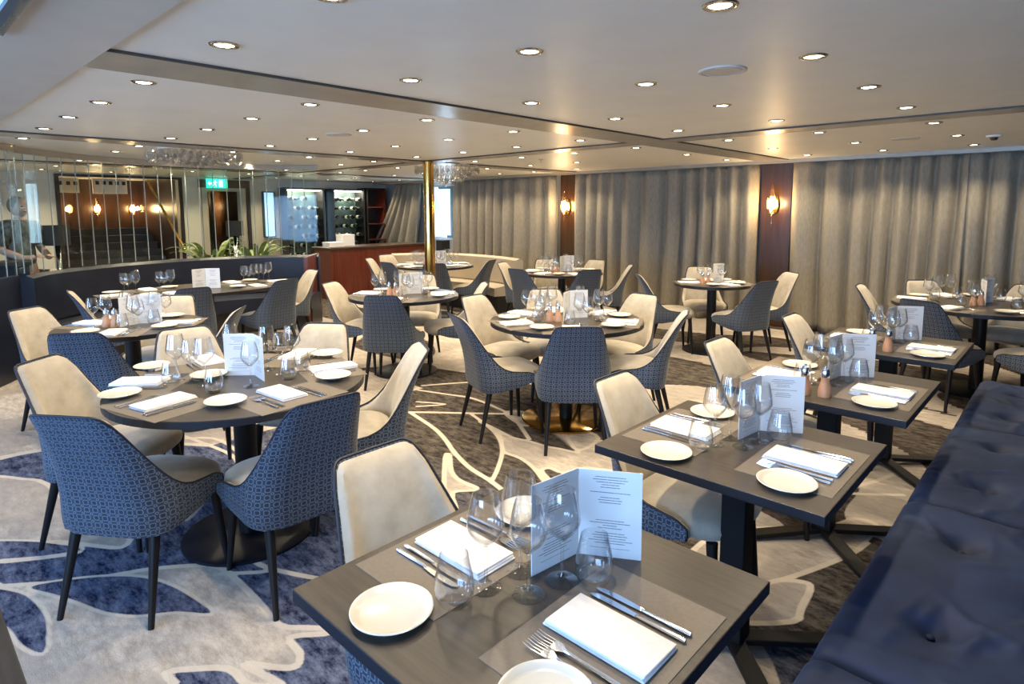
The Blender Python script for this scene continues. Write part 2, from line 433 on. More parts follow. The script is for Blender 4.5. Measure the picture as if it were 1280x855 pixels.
DARK = [([(380,80),(510,97),(700,131),(760,145)], (740, 430), 4.923), ([(440,198),(600,232),(720,262)], (740, 430), 4.923),
        ([(735,430),(830,452),(930,478)], (960, 400), 4.0), ([(590,520),(700,552),(860,603)], (960, 400), 4.0), ([(430,480),(500,492),(600,522)], (960, 400), 4.0)]
for pts, off, sc, ol in CREAM:
    p = catmull(floorpoly(pts, off, sc), 3); ins = inside(p); d = dist(p, True); a = np.clip(.5+np.where(ins, d, -d)/.02, 0, 1); R_ = np.maximum(R_, a); G_ = G_*(1-a); B_ = B_*(1-a)
    if ol: G_ = np.maximum(G_, np.clip(.5+(.014-d)/.018, 0, 1))
for pts, off, sc in NAVY:
    p = catmull(floorpoly(pts, off, sc), 3); ins = inside(p); d = dist(p, True); a = np.clip(.5+np.where(ins, d, -d)/.02, 0, 1); R_ = R_*(1-a); G_ = G_*(1-a)
    G_ = np.maximum(G_, np.clip(.5+(.016-d)/.018, 0, 1)*(1-a))
for pts, off, sc, wd in LINES:
    d = dist(catmull(floorpoly(pts, off, sc), 5, False)); a = np.clip(.5+(wd*.7-d)/.02, 0, 1); G_ = np.maximum(G_, a); B_ = B_*(1-a)
for pts, off, sc in DARK:
    d = dist(floorpoly(pts, off, sc)); B_ = np.where(d < .022, 1.0, B_)
nx, ny = len(gx), len(gy)
me = bpy.data.meshes.new('floor'); me.vertices.add(nx*ny)
me.vertices.foreach_set('co', np.stack([PX, PY, np.zeros(PX.size)], 1).astype('f').ravel())
ii = (np.arange(ny-1)[:, None]*nx+np.arange(nx-1)[None, :]).ravel()
fc = np.stack([ii, ii+1, ii+nx+1, ii+nx], 1).astype('i')
me.loops.add(fc.size); me.loops.foreach_set('vertex_index', fc.ravel())
me.polygons.add(len(fc)); me.polygons.foreach_set('loop_start', np.arange(len(fc), dtype='i')*4)
me.update(calc_edges=True)
ca = me.color_attributes.new('figure', 'FLOAT_COLOR', 'POINT')
ca.data.foreach_set('color', np.stack([R_, G_, B_, np.ones(PX.size)], 1).astype('f').ravel())
me.materials.append(MT['carpet'])
fl = bpy.data.objects.new('floor', me); col.objects.link(fl); tag(fl, kind='structure')

# ------------------------------------------------------------------ ceiling: pale panels between flush laminate bands
BX = [(-9.80, -9.46), (-6.50, -6.17), (-3.17, -2.81), (.75, 1.10)]; BY = [(4.95, 5.20)]
m = MB(); m.box(-14.2, 3.1, -3.2, 8.6, CEIL, CEIL+.1); struct('ceiling', m, 'ceiling')
zb = CEIL-.014
m = MB(); m.box(-14.2, 3.05, -3.1, .70, zb, CEIL-.0005); struct('trim_1', m, 'soffit')
def band(name, *b):
    m = MB(); m.box(*b); m.m = [0, 0, 1, 1, 1, 1]; tag(m.build(name, None, mats=['beam', 'gap']), kind='structure')  # side faces coloured dark as painted shade
for i, (a, b) in enumerate(BX): band('trim_%d' % (i+2), a, b, .70, 8.3, zb, CEIL-.0005)
xs = [-12.0]+[v for ab in BX for v in ab]+[3.05]
for i in range(0, len(xs), 2):
    band('trim_%d' % (6+i//2), xs[i], xs[i+1], BY[0][0], BY[0][1], zb+.0005, CEIL-.0005)
m = MB(); m.box(-12, 3.05, 8.10, 8.16, CEIL-.045, CEIL-.0005); struct('trim_12', m, 'beam')

# ------------------------------------------------------------------ walls
YB = 8.42
WIN = [(-10.36, -9.26, .98, 2.05), (-5.9, -3.6, .95, 1.95), (-2.4, -.4, .95, 1.95), (.2, 2.2, .95, 1.95), (-9.0, -7.0, .95, 1.95)]
def wall_with_holes(name, axis, pos, th, a0, a1, holes, m_, zt=CEIL):
    "a wall slab along x (axis 0) or y (axis 1) with rectangular openings"
    m = MB(); hs = sorted(holes); cur = a0
    def seg(p, q, z0, z1):
        if q-p < 1e-4 or z1-z0 < 1e-4: return
        if axis == 0: m.box(p, q, pos, pos+th, z0, z1)
        else: m.box(pos-th, pos, p, q, z0, z1)
    for (h0, h1, z0, z1) in hs:
        seg(cur, h0, 0, zt); seg(h0, h1, 0, z0); seg(h0, h1, z1, zt); cur = h1
    seg(cur, a1, 0, zt); return struct(name, m, m_)
wall_with_holes('wall_back', 0, YB, .12, -14.2, 3.05, WIN, 'dado')
for i, (a, b, c, d) in enumerate(WIN):
    t = tag(empty('window_%d' % (i+1), ((a+b)/2, YB+.05, c)), kind='structure')
    f = MB(); X0, X1 = a-t.location.x, b-t.location.x; hh = d-c
    f.box(X0, X0+.05, -.03, .03, 0, hh); f.box(X1-.05, X1, -.03, .03, 0, hh); f.box(X0+.05, X1-.05, -.03, .03, 0, .05); f.box(X0+.05, X1-.05, -.03, .03, hh-.05, hh)
    if i == 0: f.box(.10, .24, -.035, .035, .05, hh-.05)
    f.build('window_frame', 'mullion', t)
FW = [(-5.9, -4.7, .7, 2.0), (-2.9, -2.2, .7, 2.0), (-1.2, 1.4, .7, 2.0)]
wall_with_holes('wall_front', 0, -3.2, .12, -14.2, 3.05, FW, 'cream')
for i, (a, b, c, d) in enumerate(FW):
    t = tag(empty('window_%d' % (i+6), ((a+b)/2, -3.14, c)), kind='structure')
    f = MB(); X0, X1 = a-t.location.x, b-t.location.x; hh = d-c
    f.box(X0, X0+.05, -.03, .03, 0, hh); f.box(X1-.05, X1, -.03, .03, 0, hh); f.box(X0+.05, X1-.05, -.03, .03, 0, .05); f.box(X0+.05, X1-.05, -.03, .03, hh-.05, hh)
    f.box(-.02, .02, -.02, .02, .05, hh-.05); f.build('window_frame', 'mullion', t)
m = MB(); m.box(3.0, 3.1, -3.1, 8.5, 0, CEIL); struct('wall_right', m, 'wood')
# far (left) wall with the stair opening and the doorway
wall_with_holes('wall_left', 1, -12.0, .14, -3.1, 8.42, [(2.2, 3.96, 0, 2.12), (4.44, 5.06, 0, 1.93)], 'cream')
m = MB(); m.box(-14.4, -14.2, -3.2, 8.5, 0, CEIL+.6); struct('wall_far_left', m, 'wood')
m = MB(); m.box(-14.2, -12.14, 1.9, 1.98, 0, CEIL); m.box(-14.2, -12.14, 4.0, 4.08, 0, CEIL); m.box(-14.2, -12.14, 5.4, 5.48, 0, CEIL); struct('wall_stairwell', m, 'wood')
m = MB(); m.box(-12.0, -11.97, 2.14, 2.2, 0, 2.16); m.box(-12.0, -11.97, 3.96, 4.02, 0, 2.16); m.box(-12.0, -11.97, 2.2, 3.96, 2.12, 2.16); struct('trim_13', m, 'darkwall')
m = MB(); m.box(-12.0, -11.96, 4.30, 5.24, 1.99, 2.14); struct('trim_14', m, 'wood')
m = MB(); m.box(-12.0, -11.95, 4.34, 4.44, 0, 1.99); m.box(-12.0, -11.95, 5.06, 5.14, 0, 1.99); m.box(-12, -11.95, 4.44, 5.06, 1.93, 1.99); struct('door_1', m, 'greige')
m = MB(); m.box(-12.0, -11.96, 5.18, 5.24, 0, 1.99); struct('trim_15', m, 'darkwall')
# the two dark wood pilasters on the curtained wall
for i, (a, b) in enumerate([(-6.60, -6.27), (-3.19, -2.80)]):
    m = MB(); m.bev(a, b, 8.22, 8.415, 0, CEIL-.002, .006); struct('trim_%d' % (16+i), m, 'wood')
# grey dado under the uncovered window
m = MB(); m.box(-10.3, -9.3, 8.36, 8.418, .02, .95); struct('trim_18', m, 'dado')

# ------------------------------------------------------------------ brass column
m = MB(); m.lathe([(.068, 0), (.068, CEIL-.016)], 40)
o = smooth_by_angle(m.build('brass_column', 'brass')); o.location = (-6.12, 4.96, 0)
tag(o, 'polished brass column standing between the round tables and the mahogany counter', 'column')
m = MB(); m.lathe([(.095, 0), (.095, .02), (.07, .03)], 32); m.build('base_ring', 'brass', o)

# ------------------------------------------------------------------ curtains
def curtain(name, x0, x1, label, y=8.2, pitch=.235, seed=1, z0=.015, z1=None, top_sq=1.0, pull=None):
    rnd = random.Random(seed); z1 = z1 or CEIL-.05
    n = int((x1-x0)/.016); nz = 22 if pull is None else 40; vs = []; fs = []
    ph = [0]; 
    for i in range(n): ph.append(ph[-1]+2*PI*.016/pitch*(1+.22*math.sin(i*.021+seed)+.2*math.sin(i*.057+seed*2)))
    am = [.062+.010*math.sin(i*.033+seed*3) for i in range(n+1)]
    for j in range(nz+1):
        v = j/nz; z = z0+(z1-z0)*v
        for i in range(n+1):
            u = i/n; x = x0+(x1-x0)*u
            a = am[i]*(1.1-.5*v**3); yy = y-.05+a*(1.6-2.6*abs(math.sin(ph[i]/2+.35*math.sin(v*2.4+i*.02)))**.75)+.008*math.sin(ph[i]*2.1+v*3)
            if pull: x, yy = pull(u, v, x, yy)
            vs.append((x, yy, z))
    N = n+1
    for j in range(nz):
        for i in range(n): fs.append([j*N+i, j*N+i+1, (j+1)*N+i+1, (j+1)*N+i])
    o = mesh_obj(name, vs, fs, 'curtain', smooth=True)
    o.modifiers.new('thick', 'SOLIDIFY').thickness = .003
    tape = MB(); tape.box(x0, x1, y-.012, y+.012, z1, z1+.03); tape.build('curtain_track', 'curtain', o)
    return tag(o, label, 'curtain', 'pleated curtains on the long wall')
curtain('curtain', -9.30, -6.62, 'pleated grey-beige curtain left of the left sconce', seed=2)
curtain('curtain', -6.25, -3.21, 'pleated grey-beige curtain hanging between the two sconces', seed=3)
curtain('curtain', -2.78, -.965, 'pleated grey-beige curtain just right of the right sconce', seed=5)
curtain('curtain', -.985, 2.9, 'wide grey-beige curtain hanging at the right edge of view', seed=8)
def sweep(u, v, x, y):
    k = (1-v)**1.5
    return x-k*.80*(1-u)**1.1-.10*k, y-.05*k*math.sin(u*9)
o = curtain('curtain', -11.25, -10.36, 'grey curtain gathered and swept down to the left behind the counter', seed=4, pitch=.13, y=8.22, z0=.80, pull=sweep)
# white sheer hanging in the uncovered window
def sheer_pull(u, v, x, y): return x-.28*v**2*(u-.1), y
o = curtain('sheer_curtain', -10.32, -9.72, 'white sheer curtain hanging in the uncovered window beyond the brass column', seed=6, pitch=.09, y=8.33, z0=.99, z1=2.04, pull=sheer_pull)
o.data.materials[0] = MT['sheer']; del o['group']

# ------------------------------------------------------------------ the dining chair (local: sitter looks along +Y)
ARC = PI/2*.13
def plan(q):
    "outline of the shell seen from above, q = path length from the middle of the back; returns x, y, inward normal"
    s = 1 if q >= 0 else -1; a = abs(q)
    if a < .115: return (s*a, -.235, 0, 1)
    a -= .115
    if a < ARC:
        t = a/.13; return (s*(.115+.13*math.sin(t)), -.235+.13*(1-math.cos(t)), -s*math.sin(t), math.cos(t))
    a -= ARC
    return (s*(.245+.012*a/.26), -.105+a, -s*1.0, 0)
QMAX = .115+ARC+.235
ZT = [(0, .860), (.14, .859), (.165, .848), (.183, .823), (.198, .785), (.216, .72), (.238, .645), (.266, .58), (.30, .532), (.34, .50), (.385, .482), (.45, .472), (.51, .466), (QMAX, .445)]
ZB = [(0, .335), (.2, .338), (.32, .35), (.45, .372), (QMAX, .405)]
def shellpt(q, t, off, z0=None, dz=0):
    x, y, nx_, ny_ = plan(q); a = abs(q)
    zb_ = lerpt(ZB, a) if z0 is None else max(z0, lerpt(ZB, a)); zt = lerpt(ZT, a)+dz
    z = zb_+(zt-zb_)*t
    x += nx_*off; y += ny_*off
    k = max(0, (z-.42)/.44); wb = max(0, min(1, 1-(a-.22)/.16))
    x *= 1-.17*k*(.45+.55*wb); y -= (.115*k*k+.02*k)*(.25+.75*wb) ; 
    if z < .42: kk = (.42-z)/.08; x *= 1-.05*kk*kk; y += .014*kk*kk*(1 if a < .2 else 0)
    return Vector((x, y, z))
def sheet(name, o1, o2, z0, m_, parent, NQ=46, NZ=12, bulge=0, dz=0):
    vs = []; fs = []; uvs = []
    for side, off in ((0, o1), (1, o2)):
        for i in range(NQ+1):
            q = -QMAX+2*QMAX*i/NQ
            for j in range(NZ+1):
                t = j/NZ; b = bulge*(1-(2*t-1)**4)*max(0, 1-(abs(q)/QMAX)**6) if side else 0
                p = shellpt(q, t, off+b, z0, dz-(.006*side if bulge else 0)); vs.append(p); uvs.append((q, p.z))
    W = NZ+1; K = (NQ+1)*W
    for i in range(NQ):
        for j in range(NZ):
            a = i*W+j; fs.append([a, a+1, a+W+1, a+W]); fs.append([K+a, K+a+W, K+a+W+1, K+a+1])
        fs.append([i*W+NZ, K+i*W+NZ, K+(i+1)*W+NZ, (i+1)*W+NZ]); fs.append([i*W, (i+1)*W, K+(i+1)*W, K+i*W])
    for j in range(NZ):
        fs.append([j, K+j, K+j+1, j+1]); a = NQ*W+j; fs.append([a, a+1, K+a+1, K+a])
    o = mesh_obj(name, vs, fs, m_, parent, uvs=uvs)
    bm = bmesh.new(); bm.from_mesh(o.data); bmesh.ops.recalc_face_normals(bm, faces=bm.faces); bm.to_mesh(o.data); bm.free()
    return smooth_by_angle(o, 50)
def make_chair():
    r = empty('dining_chair')
    sheet('back_shell', 0, .012, None, 'pattern', r)
    sheet('backrest', .0125, .034, .40, 'velvet', r, bulge=.012, dz=-.003)
    m = MB(); m.ell((0, .035, .432), (.226, .222, .068), e=2.5, eh=3.4, nu=32, nv=12)
    m.build('seat', 'velvet', r, smooth=True)
    pts = [shellpt(-QMAX+2*QMAX*i/60, 1, .004)+Vector((0, 0, .003)) for i in range(61)]
    pts = [shellpt(-QMAX, .0, .004), shellpt(-QMAX, .5, .002)+Vector((0, .004, 0))]+pts+[shellpt(QMAX, .5, .002)+Vector((0, .004, 0)), shellpt(QMAX, .0, .004)]
    m = MB(); m.tube(pts, .0048, 6); m.build('piping', 'piping', r, smooth=True)
    for sx in (-1, 1):
        m = MB(); m.tube([(sx*.165, .185, .385), (sx*.195, .215, .0)], [.021, .011], 12); smooth_by_angle(m.build('leg', 'blackwood', r))
        m = MB(); m.tube([(sx*.165, -.165, .365), (sx*.193, -.255, .0)], [.021, .011], 12); smooth_by_angle(m.build('leg', 'blackwood', r))
    return r
PROTO['chair'] = (make_chair(), False)

# ------------------------------------------------------------------ tableware prototypes
def one(name, mb, m_, smooth=True):
    o = mb.build(name, m_, smooth=False); return smooth_by_angle(o, 35) if smooth else o
m = MB(); m.lathe([(0, 0), (.045, 0), (.05, .004), (.078, .0115), (.0825, .013), (.083, .0145), (.081, .0155), (.072, .0125), (.067, .0085), (.064, .0075), (0, .007)], 48)
PROTO['plate'] = (one('side_plate', m, 'ceramic'), False)
def napkin():
    vs = []; fs = []; nx_, ny_ = 18, 12; L, W = .225, .118; rnd = random.Random(3); m = MB()
    for k in range(3):
        z = .0003+k*.0048; sh = (k % 2)*.002; dx = -.003*k; r = MB()
        r.bev(-L/2+abs(dx), L/2-(.004 if k == 1 else 0), -W/2+sh, W/2-.0015*k, z, z+.0050, .0024, 3)
        for v in r.v: v.z += (.0035*math.sin(v.x*22+k)*math.sin(v.y*18+1)+.002*(1+math.cos(v.x*30)))*(k/2)*.8
        m.v += []; m.add(r.v, r.f)
    return one('folded_napkin', m, 'linen')
PROTO['napkin'] = (napkin(), False)
m = MB(); m.bev(-.205, .205, -.14, .14, .0, .0016, .0007, 1); PROTO['mat'] = (one('placemat', m, 'matt', False), False)
def blade(mb, prof, z, th):
    mb.prism(prof, z, z+th)
def make_knife():
    r = empty('table_knife'); m = MB()
    m.prism([(-.012, .004), (-.012, -.006), (.02, -.0085), (.06, -.0098), (.085, -.008), (.098, -.001), (.099, .003), (.09, .0055), (.02, .005)], .0030, .0042); m.build('blade', 'steel', r)
    m = MB(); m.tube([(-.115, 0, .0042), (-.105, 0, .0045), (-.03, 0, .0042), (-.008, 0, .0038)], [.0045, .0052, .0038, .0030], 8); smooth_by_angle(m.build('handle', 'steel', r)); return r
PROTO['knife'] = (make_knife(), False)
def make_fork():
    r = empty('table_fork')
    m = MB(); m.tube([(-.11, 0, .0035), (-.09, 0, .004), (-.01, 0, .006), (.03, 0, .007)], [.0055, .0048, .0028, .0030], 8); smooth_by_angle(m.build('handle', 'steel', r))
    m = MB(); m.prism([(.028, -.003), (.045, -.012), (.06, -.0125), (.06, .0125), (.045, .012), (.028, .003)], .0055, .0072)
    for k in range(4):
        y = -.0108+k*.0072; m.tube([(.058, y, .0064), (.08, y, .0055), (.10, y, .0085)], [.0017, .0015, .0009], 6)
    m.build('tines', 'steel', r); return r
PROTO['fork'] = (make_fork(), False)
def wine(h, rb, rr, zb_):
    r = empty('wine_glass')
    m = MB(); m.lathe([(0, 0), (.034, 0), (.0345, .0015), (.028, .0035), (.010, .0065), (.0045, .014), (.0034, .05), (.0036, zb_-.012), (.006, zb_-.003), (0, zb_)], 28)
    smooth_by_angle(m.build('stem', 'glass', r), 60)
    o = [(.0, zb_), (.010, zb_+.003), (.028, zb_+.022), (rb*.93, zb_+.036), (rb, zb_+.046), (rb*.96, zb_+.062), (rb*.85, zb_+.09), (rr, h)]
    i = [(rr-.0012, h), (rb*.85-.0014, zb_+.09), (rb*.96-.0014, zb_+.062), (rb-.0014, zb_+.047), (rb*.93-.0016, zb_+.038), (.026, zb_+.025), (.008, zb_+.007), (0, zb_+.0065)]
    m = MB(); m.lathe(o+i, 36); smooth_by_angle(m.build('bowl', 'glass', r), 60); return r
PROTO['wine_big'] = (wine(.225, .044, .031, .10), False)
PROTO['wine'] = (wine(.208, .040, .028, .093), False)
m = MB(); m.lathe([(0, 0), (.026, 0), (.031, .003), (.0395, .022), (.0415, .038), (.039, .062), (.033, .09), (.0295, .108), (.0280, .108), (.0315, .09), (.0375, .062), (.0398, .038), (.037, .024), (.028, .012), (0, .010)], 36)
PROTO['tumbler'] = (smooth_by_angle(m.build('water_tumbler', 'glass'), 60), False)
def make_mill():
    r = empty('pepper_mill')
    m = MB(); m.lathe([(0, 0), (.026, 0), (.027, .01), (.026, .03), (.018, .06), (.016, .075), (.0175, .085), (0, .085)], 20); smooth_by_angle(m.build('body', 'orangewood', r))
    m = MB(); m.lathe([(0, .0855), (.0165, .0855), (.0175, .10), (.014, .118), (.012, .122), (.004, .125), (.006, .130), (.004, .135), (0, .136)], 20); smooth_by_angle(m.build('steel_cap', 'chrome', r)); return r
PROTO['mill'] = (make_mill(), False)
def make_menu(w_=.145, h_=.208, a=math.radians(62)):
    vs = []; fs = []; uvs = []
    d1 = Vector((0, -1, 0)); d2 = Vector((math.sin(a), math.cos(a)*-1+0, 0)); th = .0022
    r = empty('menu_card')
    for d in (Vector((-.12, -.99, 0)).normalized(), Vector((.86, .51, 0)).normalized()):
        n = Vector((d.y, -d.x, 0))
        v = [n*th*s+d*w_*u+Vector((0, 0, h_*z)) for s in (0, 1) for (u, z) in ((.005, 0), (1, 0), (1, 1), (.005, 1))]
        uv = [(u, z) for s in (0, 1) for (u, z) in ((0, 0), (1, 0), (1, 1), (0, 1))]
        if d.x < 0: uv = [(1-u, z) for u, z in uv]
        mesh_obj('page', v, [[0, 1, 2, 3], [7, 6, 5, 4], [0, 4, 5, 1], [1, 5, 6, 2], [2, 6, 7, 3], [3, 7, 4, 0]], 'menu', r, uvs=uv)
    return r
PROTO['menu'] = (make_menu(), False)

# ------------------------------------------------------------------ tables
TZ = .75
def square_table(x0, x1, y0, y1, label):
    cx_, cy_ = (x0+x1)/2, (y0+y1)/2; r = empty('square_table', (cx_, cy_, 0)); hx, hy = (x1-x0)/2, (y1-y0)/2
    m = MB(); m.bev(-hx, hx, -hy, hy, TZ-.030, TZ, .0025, 2); m.v and None
    o = mesh_obj('tabletop', m.v, m.f, None, r, mats=['tablewood', 'edge'], fm=[0]*len(m.f))
    for p in o.data.polygons: p.material_index = 0 if abs(p.normal.z) > .7 else 1
    m = MB(); m.bev(-.042, .042, -.042, .042, .05, TZ-.036, .004); m.build('post', 'black', r)
    m = MB(); m.bev(-.2, .2, -.2, .2, TZ-.0362, TZ-.0302, .002); m.build('mounting_plate', 'black', r)
    for k in range(4):
        a = PI/4+k*PI/2; m = MB(); m.bev(.0, .36, -.032, .032, .006, .028, .004)
        for v in m.v: v.z += max(0, (.16-v.x))*.16
        o = m.build('foot', 'black', r); o.rotation_euler = (0, 0, a)
    return tag(r, label, 'table', 'square tables along the navy banquette')
def round_table(c, rad, label, base='navybase', sy=1.0, rb=.30):
    r = empty('round_table', (c[0], c[1], 0))
    n = 64; P = [(rad*math.cos(2*PI*k/n), rad*sy*math.sin(2*PI*k/n)) for k in range(n)]
    m = MB(); z = [TZ-.032, TZ-.030, TZ-.003, TZ]; s = [.992, 1, 1, .995]; vs = []; fs = []
    for q, zz in zip(s, z): vs += [(p[0]*q, p[1]*q, zz) for p in P]
    for i in range(3): fs += [[i*n+k, i*n+(k+1) % n, (i+1)*n+(k+1) % n, (i+1)*n+k] for k in range(n)]
    fs += [list(range(n))[::-1], [3*n+k for k in range(n)]]
    o = mesh_obj('tabletop', vs, fs, None, r, mats=['tablewood', 'edge'])
    for p in o.data.polygons: p.material_index = 0 if abs(p.normal.z) > .7 else 1
    m = MB(); m.lathe([(0, .018), (.05, .018), (.05, TZ-.04), (.20, TZ-.038), (.20, TZ-.0325), (0, TZ-.0325)], 24); smooth_by_angle(m.build('post', 'blackwood', r))
    m = MB(); m.lathe([(0, 0), (rb, 0), (rb, .012), (rb-.01, .0175), (0, .0175)], 48); smooth_by_angle(m.build('base', base, r))
    return tag(r, label, 'table', 'round dining tables' if rad < .6 and sy == 1 else None)
TN = dict(A='front left round table', H='far left round table', I='oval table by navy booth', C='round table left of centre', B='central round table',
          D='round table below left sconce', E='round table behind brass column', F='small round table below right sconce', G='round table at right edge',
          T1='nearest square table', T2='second nearest square table', T3='third nearest square table', T4='farthest square table')
TC = dict(A=(-2.86, 1.17, .56), H=(-4.90, 1.25, .47), I=(-6.72, 2.45, .52), C=(-4.72, 3.50, .52), B=(-2.74, 3.49, .56), D=(-4.95, 6.20, .53), E=(-7.0, 5.75, .58), F=(-2.95, 6.33, .40), G=(-.60, 6.40, .65))
for k, (x, y, rr) in TC.items():
    lab = {'A': 'dark round dining table at front left between two blue-backed chairs', 'H': 'dark round dining table at far left with two orange mills', 'I': 'long oval dark table inside the curved navy booth',
           'C': 'dark round table standing just left of the brass column', 'B': 'dark round table with brass base in centre of room', 'D': 'dark round table by the curtains below the left sconce',
           'E': 'dark round table behind the brass column before the beige booth', 'F': 'small dark round table below the right sconce', 'G': 'large dark round table cut off by right edge of view'}[k]
    round_table((x, y), rr, lab, 'brass' if k == 'B' else 'navybase', 1.75 if k == 'I' else 1.0, .33 if k == 'B' else .30)
TX0, TX1 = -1.178, -.443
TYC = dict(T1=(.562, 1.282), T2=(1.66, 2.335), T3=(2.645, 3.38), T4=(3.79, 4.51))
for k, lab in dict(T1='dark wooden square table nearest the camera with cross foot', T2='second dark wooden square table along the navy banquette', T3='third dark wooden square table with two orange mills', T4='farthest dark wooden square table of the banquette row').items():
    square_table(TX0, TX1, *TYC[k], lab)
# corner of one more table at the lower left edge of the view
_o = square_table(-1.98, -1.235, -.60, .127, 'dark square table cut off at lower left corner of view'); del _o['group']

# ------------------------------------------------------------------ chairs and place settings
CH = dict(A1=(-2.545, .432, 125), A2=(-2.05, 1.145, 178), A3=(-3.60, .53, None), A4=(-3.93, 1.28, None), A5=(-3.43, 1.93, None), A6=(-2.50, 1.95, -118),
 H1=(-5.60, .77, None), H2=(-4.26, .80, None), H4=(-5.53, 1.75, None), H5=(-4.47, 1.83, None),
 I1=(-6.55, 1.22, 80), I2=(-5.98, 2.05, 175), I3=(-5.98, 2.95, 190), I4=(-6.75, 3.66, -95),
 C1=(-5.40, 3.12, None), C2=(-4.25, 2.92, None), C3=(-5.30, 4.18, None), C4=(-4.25, 4.12, None),
 B1=(-3.66, 3.42, None), B2=(-3.06, 2.70, None), B3=(-2.20, 2.92, None), B4=(-1.99, 3.86, None), B5=(-2.66, 4.42, None), B6=(-3.48, 4.12, None),
 D1=(-5.64, 6.69, None), D2=(-5.01, 7.05, None), D3=(-4.24, 5.85, None), D4=(-4.23, 6.71, None), D5=(-4.96, 5.35, None), D6=(-5.74, 5.90, None),
 E1=(-6.30, 5.18, None), E2=(-7.74, 5.12, None), E3=(-8.16, 5.72, None), E4=(-6.96, 4.88, None), E5=(-6.13, 6.08, None),
 F1=(-3.45, 7.03, None), F2=(-3.55, 5.80, None), F3=(-2.25, 6.05, None), F4=(-2.37, 7.05, None),
 G1=(-1.50, 6.32, None), G2=(-1.15, 7.10, None), G3=(-.90, 5.54, None), G4=(-.33, 7.28, None), G5=(.10, 5.75, 145),
 T1a=(-1.505, 1.0, 0), T2a=(-1.41, 2.13, 0), T3a=(-1.41, 3.12, 0), T4a=(-1.39, 4.19, 0))
CLAB = {
 'A1': 'blue patterned chair with its back to us at far left front', 'A2': 'blue patterned chair right of front left round table, back to us', 'A3': 'beige chair left of front left round table, inside facing us',
 'A4': 'beige chair behind front left round table, behind the wine glasses', 'A5': 'pale beige chair behind right side of front left table', 'A6': 'chair seen edge-on right of the front left round table',
 'H1': 'beige chair standing farthest left in the room', 'H2': 'blue patterned chair hiding the left of far left table', 'H4': 'beige chair behind the far left round table', 'H5': 'dark chair seen edge-on right of far left table',
 'I1': 'blue-grey chair at left end of oval booth table', 'I2': 'dark chair at middle of the oval booth table', 'I3': 'dark chair at right half of the oval booth table', 'I4': 'beige chair at right end of oval booth table',
 'C1': 'beige chair left of the round table left of centre', 'C2': 'dark blue chair back in front of table left of centre', 'C3': 'beige chair behind menu on table left of centre', 'C4': 'narrow dark chair just right of the table left of centre',
 'B1': 'beige chair at left side of the central round table', 'B2': 'blue chair seen from side at front left of central table', 'B3': 'blue patterned chair squarely in front of the central table', 'B4': 'dark chair seen from side at right of central table',
 'B5': 'beige chair at far right of the central round table', 'B6': 'beige chair behind left half of the central round table',
 'D1': 'beige chair against curtain, far left of table below left sconce', 'D2': 'beige chair against curtain, far right of table below left sconce', 'D3': 'dark chair at near right of table below left sconce',
 'D4': 'chair seen edge-on at right of table below left sconce', 'D5': 'dark chair at near left of table below left sconce', 'D6': 'beige chair at left of table below left sconce',
 'E1': 'dark chair right behind the brass column', 'E2': 'slim chair seen edge-on beside the mahogany counter', 'E3': 'pale chair just in front of mahogany counter', 'E4': 'dark chair back just left of brass column', 'E5': 'dark chair at right of table behind the column',
 'F1': 'beige chair behind small table below right sconce', 'F2': 'dark chair left of small table below right sconce', 'F3': 'dark chair in front of small table below right sconce', 'F4': 'beige chair right of small table below right sconce',
 'G1': 'dark chair seen edge-on left of round table at right edge', 'G2': 'beige chair against curtain behind table at right edge', 'G3': 'dark blue chair in front of round table at right edge', 'G4': 'beige chair farthest right against the curtain', 'G5': 'chair cut off by the right edge of view near the banquette',
 'T1a': 'large beige chair at the nearest square table', 'T2a': 'beige chair at the second nearest square table', 'T3a': 'beige chair at the third nearest square table', 'T4a': 'beige chair at the farthest square table'}
def add_ware(kind, cat, x, y, rz, label, z=TZ, group=None): return spawn(kind, (x, y, z), rz, label, cat, group)
VR = Vector((_R.x, _R.y)); VF = Vector((_F.x, _F.y))
WORDS = ['right', 'far right', 'far', 'far left', 'left', 'near left', 'near', 'near right']
for k, (bx, by, ang) in CH.items():
    key = k[:2] if k[0] == 'T' else k[0]
    if ang is None:
        c = TC[key]; ang = math.degrees(math.atan2(c[1]-by, c[0]-bx))
    f = Vector((math.cos(math.radians(ang)), math.sin(math.radians(ang))))
    p = Vector((bx, by))+f*.34
    spawn('chair', (p.x, p.y, 0), math.radians(ang)-PI/2, CLAB[k], 'chair', 'upholstered dining chairs', scale=(1, 1, .968 if k == 'T1a' else .985))
def setting(x, y, u, where, table, sign=1, plate_off=(.0, .215), plate=True, full=True, plate_at=None):
    "x, y: middle of the mat; u: unit vector from the table centre to the sitter"
    lf = Vector((u.y, -u.x)); a = math.atan2(u.y, u.x)  # sitter's left hand side
    pl = 'the %s place of the %s' % (where, TN[table])
    add_ware('mat', 'placemat', x, y, a+PI/2, 'taupe placemat at '+pl, group='placemats')
    zz = TZ+.0017
    add_ware('napkin', 'napkin', x, y, a, 'folded white napkin at '+pl, zz, 'folded napkins')
    for kk, (off, kd, nm) in enumerate(((-.105, 'knife', 'outer'), (-.082, 'knife', 'inner'), (.092, 'fork', 'outer'), (.118, 'fork', 'inner'))):
        if not full and nm == 'inner': continue
        px_, py_ = x+lf.x*off+u.x*.0, y+lf.y*off
        add_ware(kd, kd, px_, py_, a+PI, '%s steel %s at %s' % (nm, kd, pl), zz, 'steel table cutlery')
    if plate:
        q = Vector((x, y))+lf*plate_off[1]+u*plate_off[0]
        if plate_at is not None: q = plate_at
        on_mat = 0
        add_ware('plate', 'plate', q[0], q[1], 0, 'white side plate at '+pl, TZ+(.0085 if plate_at is None else 0.0), 'white side plates')
